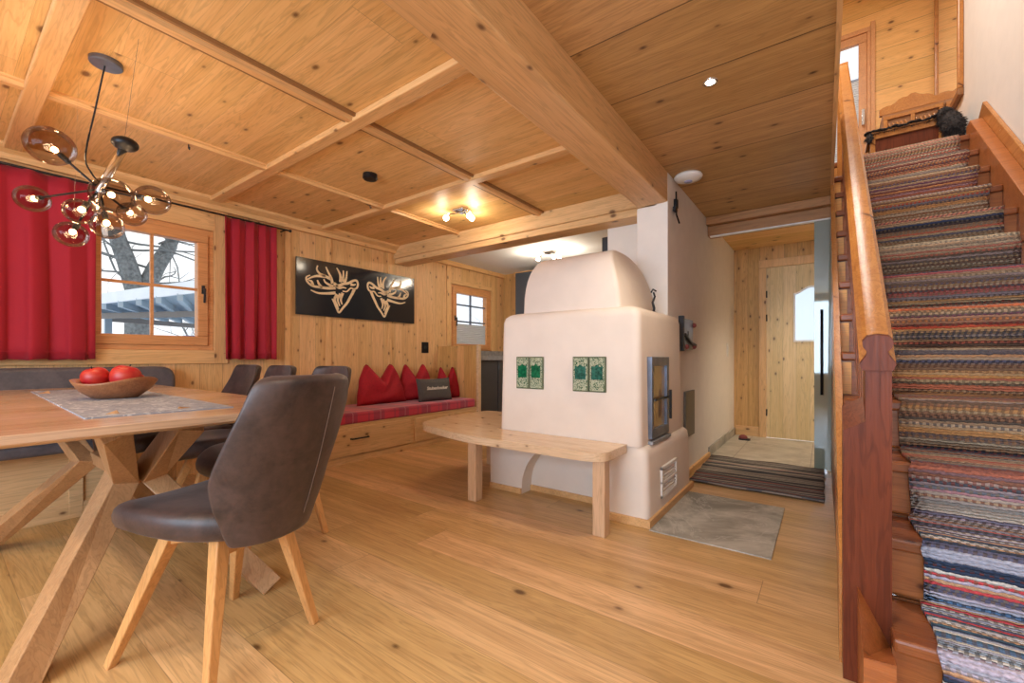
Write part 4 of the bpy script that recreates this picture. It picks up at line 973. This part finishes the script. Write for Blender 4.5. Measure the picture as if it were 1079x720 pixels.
# fur: bushy strip over the bench's front top edge and a hanging clump at its right end
bm = BM()
def clump(bm, c, r, n, ln):
    for k in range(n):
        th, ph_ = random.uniform(0, 2*PI), math.acos(random.uniform(-1, 1)); d = Vector((math.sin(ph_)*math.cos(th), math.sin(ph_)*math.sin(th), math.cos(ph_)))
        p = Vector(c)+d*r; e = p+d*ln*random.uniform(.5, 1.)+Vector((0, 0, -ln*.5)); tube(bm, [p-d*r*.3, p, e], .004, 4, .0006)
for k in range(14):
    x = .31+.44*k/13; ball(bm, (x, 4.82+.01*math.sin(k*2), ZT+.356+.006*math.sin(k*1.7)), .022, 1.5, 2.4, .6, 10); clump(bm, (x, 4.80, ZT+.35), .014, 30, .016)
ball(bm, (.315, 4.80, ZT+.31), .028, .8, .8, 1.8, 12); clump(bm, (.315, 4.80, ZT+.30), .026, 90, .018)
tag(obj('fur_throw', bm, M['fur'], smooth=True), 'dark brown fur throw draped along the top of the landing bench', 'throw')
bm = BM()
for c, r in (((.80, 4.78, ZT+.30), .065), ((.82, 4.76, ZT+.24), .070), ((.775, 4.78, ZT+.36), .045), ((.83, 4.77, ZT+.18), .060)):
    ball(bm, c, r, 1, 1, 1.1, 14); clump(bm, c, r, 420, .022)
tag(obj('fur_pelt', bm, M['fur'], smooth=True), 'bushy black fur tail hanging at the right end of the landing bench', 'fur')
mr = thing('wall_mirror', 'tall wood-framed mirror on the white wall above the stairs', 'mirror', (XR, 5.4, 3.1))
my0, my1, mz0, mz1 = 4.98, 5.93, 3.10, 4.75
obj('mirror_glass', box(BM(), XR-.022, XR-.014, my0+.04, my1-.04, mz0+.05, mz1-.05), M['mirror'], mr)
for a in ((my0, my0+.055, mz0+.061, mz1-.061), (my1-.055, my1, mz0+.061, mz1-.061)): obj('frame_side', box(BM(), XR-.035, XR-.001, *a), M['rail'], mr, bevel=.006)
for a in ((my0, my1, mz0, mz0+.06), (my0, my1, mz1-.06, mz1)): obj('frame_rail', box(BM(), XR-.036, XR-.001, *a), M['carved'], mr, bevel=.006)
# ------------------------------------------------------------------ outside
gbm = BM(); gn = 24
gg = [[gbm.verts.new((-5.0-i*2.2, -14+j*2.4, -.25+(.14*max(0, i-9))**1.25*1.3+.3*math.sin(j*.9+i*.5)*(i/gn))) for j in range(gn+1)] for i in range(gn+1)]
for i in range(gn):
    for j in range(gn): gbm.faces.new((gg[i][j], gg[i+1][j], gg[i+1][j+1], gg[i][j+1]))
tag(obj('snowy_ground', gbm, M['snow'], smooth=True), kind='structure', label='snow covered ground rising outside the window', cat='ground')
def tree(base, h, r, label, fork, seed, dens=5, thin=.62):
    random.seed(seed); tr = thing('bare_tree', label, 'tree', base, 'bare trees outside'); bm = BM(); tw = BM()
    def grow(p, d, L, r, lev):
        pts = [p]; q_ = p.copy(); dd = d.copy()
        for k in range(4):
            dd = (dd+Vector((random.gauss(0, .1), random.gauss(0, .1), random.gauss(.02, .05)))).normalized(); q_ = q_+dd*L/4; pts.append(q_.copy())
        tube(bm if lev < 2 else tw, pts, r, 8 if lev < 2 else 4, r*.62)
        if lev >= 4: return
        for k in range(2 if lev == 0 and fork else dens-1 if lev else dens):
            ip = pts[-1] if lev == 0 and fork else pts[random.choice((2, 3, 4))]
            if lev == 0 and fork: nd = (dd+Vector((.05, -.42 if k else .40, .1))).normalized()
            else: nd = (dd+Vector((random.uniform(-1, 1), random.uniform(-1, 1), random.uniform(-.4, .6)))).normalized()
            grow(ip.copy(), nd, L*random.uniform(.55, .85) if not (lev == 0 and fork) else L*.9, r*(.78 if lev == 0 and fork else thin*.62), lev+1)
    grow(Vector(base), Vector((0, 0, 1)), h, r, 0)
    obj('trunk', bm, M['bark'], tr, smooth=True); obj('twigs', tw, M['bark'], tr); return tr
random.seed(5); tr = thing('bare_tree', 'thick bare forked tree standing behind the carport', 'tree', (-10.5, 2.36, -.3), 'bare trees outside')
bm = tube(BM(), [(-10.5, 2.40, -.4), (-10.5, 2.37, .8), (-10.5, 2.36, 1.9), (-10.5, 2.38, 2.35)], .24, 10, .19)
tube(bm, catmull([Vector(p) for p in [(-10.5, 2.36, 2.05), (-10.5, 2.20, 2.7), (-10.5, 2.02, 3.4), (-10.4, 1.95, 4.6), (-10.4, 1.8, 6.0)]], 4), .17, 8, .08)
tube(bm, catmull([Vector(p) for p in [(-10.5, 2.40, 2.05), (-10.5, 2.62, 2.7), (-10.5, 2.90, 3.4), (-10.6, 3.0, 4.6), (-10.6, 3.3, 6.0)]], 4), .16, 8, .08)
TM = bm; bm = BM()
for k in range(60):
    z_ = random.uniform(2.2, 5.0); p = Vector((-10.5, 2.36+random.choice((-1, 1))*(z_-2.1)*.28, z_)); pts = [p]; d = Vector((random.uniform(-1, 1), random.uniform(-1, 1), random.uniform(-.1, .7))).normalized()
    for m_ in range(7):
        d = (d+Vector((random.gauss(0, .22), random.gauss(0, .22), random.gauss(0, .16)))).normalized(); p = p+d*.3; pts.append(p)
        if m_ in (2, 4):
            e = (d+Vector((random.gauss(0, .6), random.gauss(0, .6), random.gauss(0, .4)))).normalized(); tube(bm, [p, p+e*.35, p+e*.7+Vector((0, 0, random.gauss(0, .12)))], .010, 4, .004)
    tube(bm, pts, .022, 4, .006)
for b_ in (TM, bm): bmesh.ops.transform(b_, matrix=Matrix.Translation((0, 0, .95)) @ Matrix.Scale(1.57, 4) @ Matrix.Translation((0, 0, -.95)), verts=b_.verts)
tr.location = (-16.5, 3.7, -1.1); ORG[tr.name] = Vector(tr.location)
obj('trunk', TM, M['bark'], tr, smooth=True); obj('twigs', bm, M['bark'], tr)
tree((-19.5, 1.6, -.2), 1.6, .09, 'thin bare tree at the left of the dining window view', False, 11, 5)
tree((-21.5, 6.8, -.2), 1.8, .09, 'thin bare tree at the right of the dining window view', False, 23, 5)
tree((-9.5, 11.2, -.2), 1.8, .10, 'bare tree seen through the kitchen window', False, 31, 5)
cp = thing('carport', 'pale blue-grey flat roofed carport outside the dining window', 'carport', (-11, 3, -.25))
A_, B_, C_, D_ = [Vector(v) for v in ((-13.0, 1.73), (-7.0, 2.77), (-15.5, 5.8), (-13.4, 2.5))]
def quad(z0, z1, a, b, c, d): return rings(BM(), [[(p.x, p.y, z) for p in (a, b, c, d)] for z in (z0, z1)])
obj('roof', quad(2.02, 2.16, A_, B_, C_, D_), M['carport'], cp)
nrm_ = Vector((B_.y-A_.y, -(B_.x-A_.x))).normalized()
obj('fascia', beam(BM(), [(A_.x, A_.y, 2.10), (B_.x, B_.y, 2.10)], .05, .20), M['snow'], cp)
for k in range(9):
    t_ = (k+.5)/9; p0 = A_.lerp(B_, t_); p1 = D_.lerp(C_, t_); obj('rafter', beam(BM(), [(p0.x, p0.y, 1.96), (p1.x, p1.y, 1.96)], .08, .12), M['carport'], cp)
for f_ in (.3, .95):
    p0 = A_.lerp(D_, f_); p1 = B_.lerp(C_, f_); obj('purlin', beam(BM(), [(p0.x, p0.y, 1.85), (p1.x, p1.y, 1.85)], .08, .12), M['carwood'], cp)
    for p in (p0, p1): obj('post', box(BM(), p.x-.06, p.x+.06, p.y-.06, p.y+.06, -.4, 1.85), M['carport'], cp)
ca = thing('parked_car', 'blue parked car under the carport', 'car', (-9, 3.5, -.22))
carp = [(2.2, .05), (2.2, .62), (2.35, .85), (2.75, .95), (3.15, 1.42), (4.5, 1.45), (5.0, 1.0), (5.25, .9), (5.3, .05)]
obj('body', prism(BM(), rbox(carp, .1, 3), 0, -12.6, -11.0), M['bluecar'], ca, bevel=.06, seg=3, smooth=True, auto=50)
obj('window_band', prism(BM(), [(2.85, .98), (3.2, 1.36), (4.45, 1.39), (4.85, 1.02)], 0, -12.62, -10.98), M['cabinet'], ca)
for x in (-12.5, -11.1):
    for y in (2.8, 4.6):
        bm = lathe(BM(), [(.2, -.09), (.31, -.08), (.31, .08), (.2, .09)], 20); bmesh.ops.rotate(bm, verts=bm.verts, cent=(0, 0, 0), matrix=Matrix.Rotation(PI/2, 3, 'Y')); bmesh.ops.translate(bm, verts=bm.verts, vec=(x, y, .09)); obj('wheel', bm, M['black'], ca)
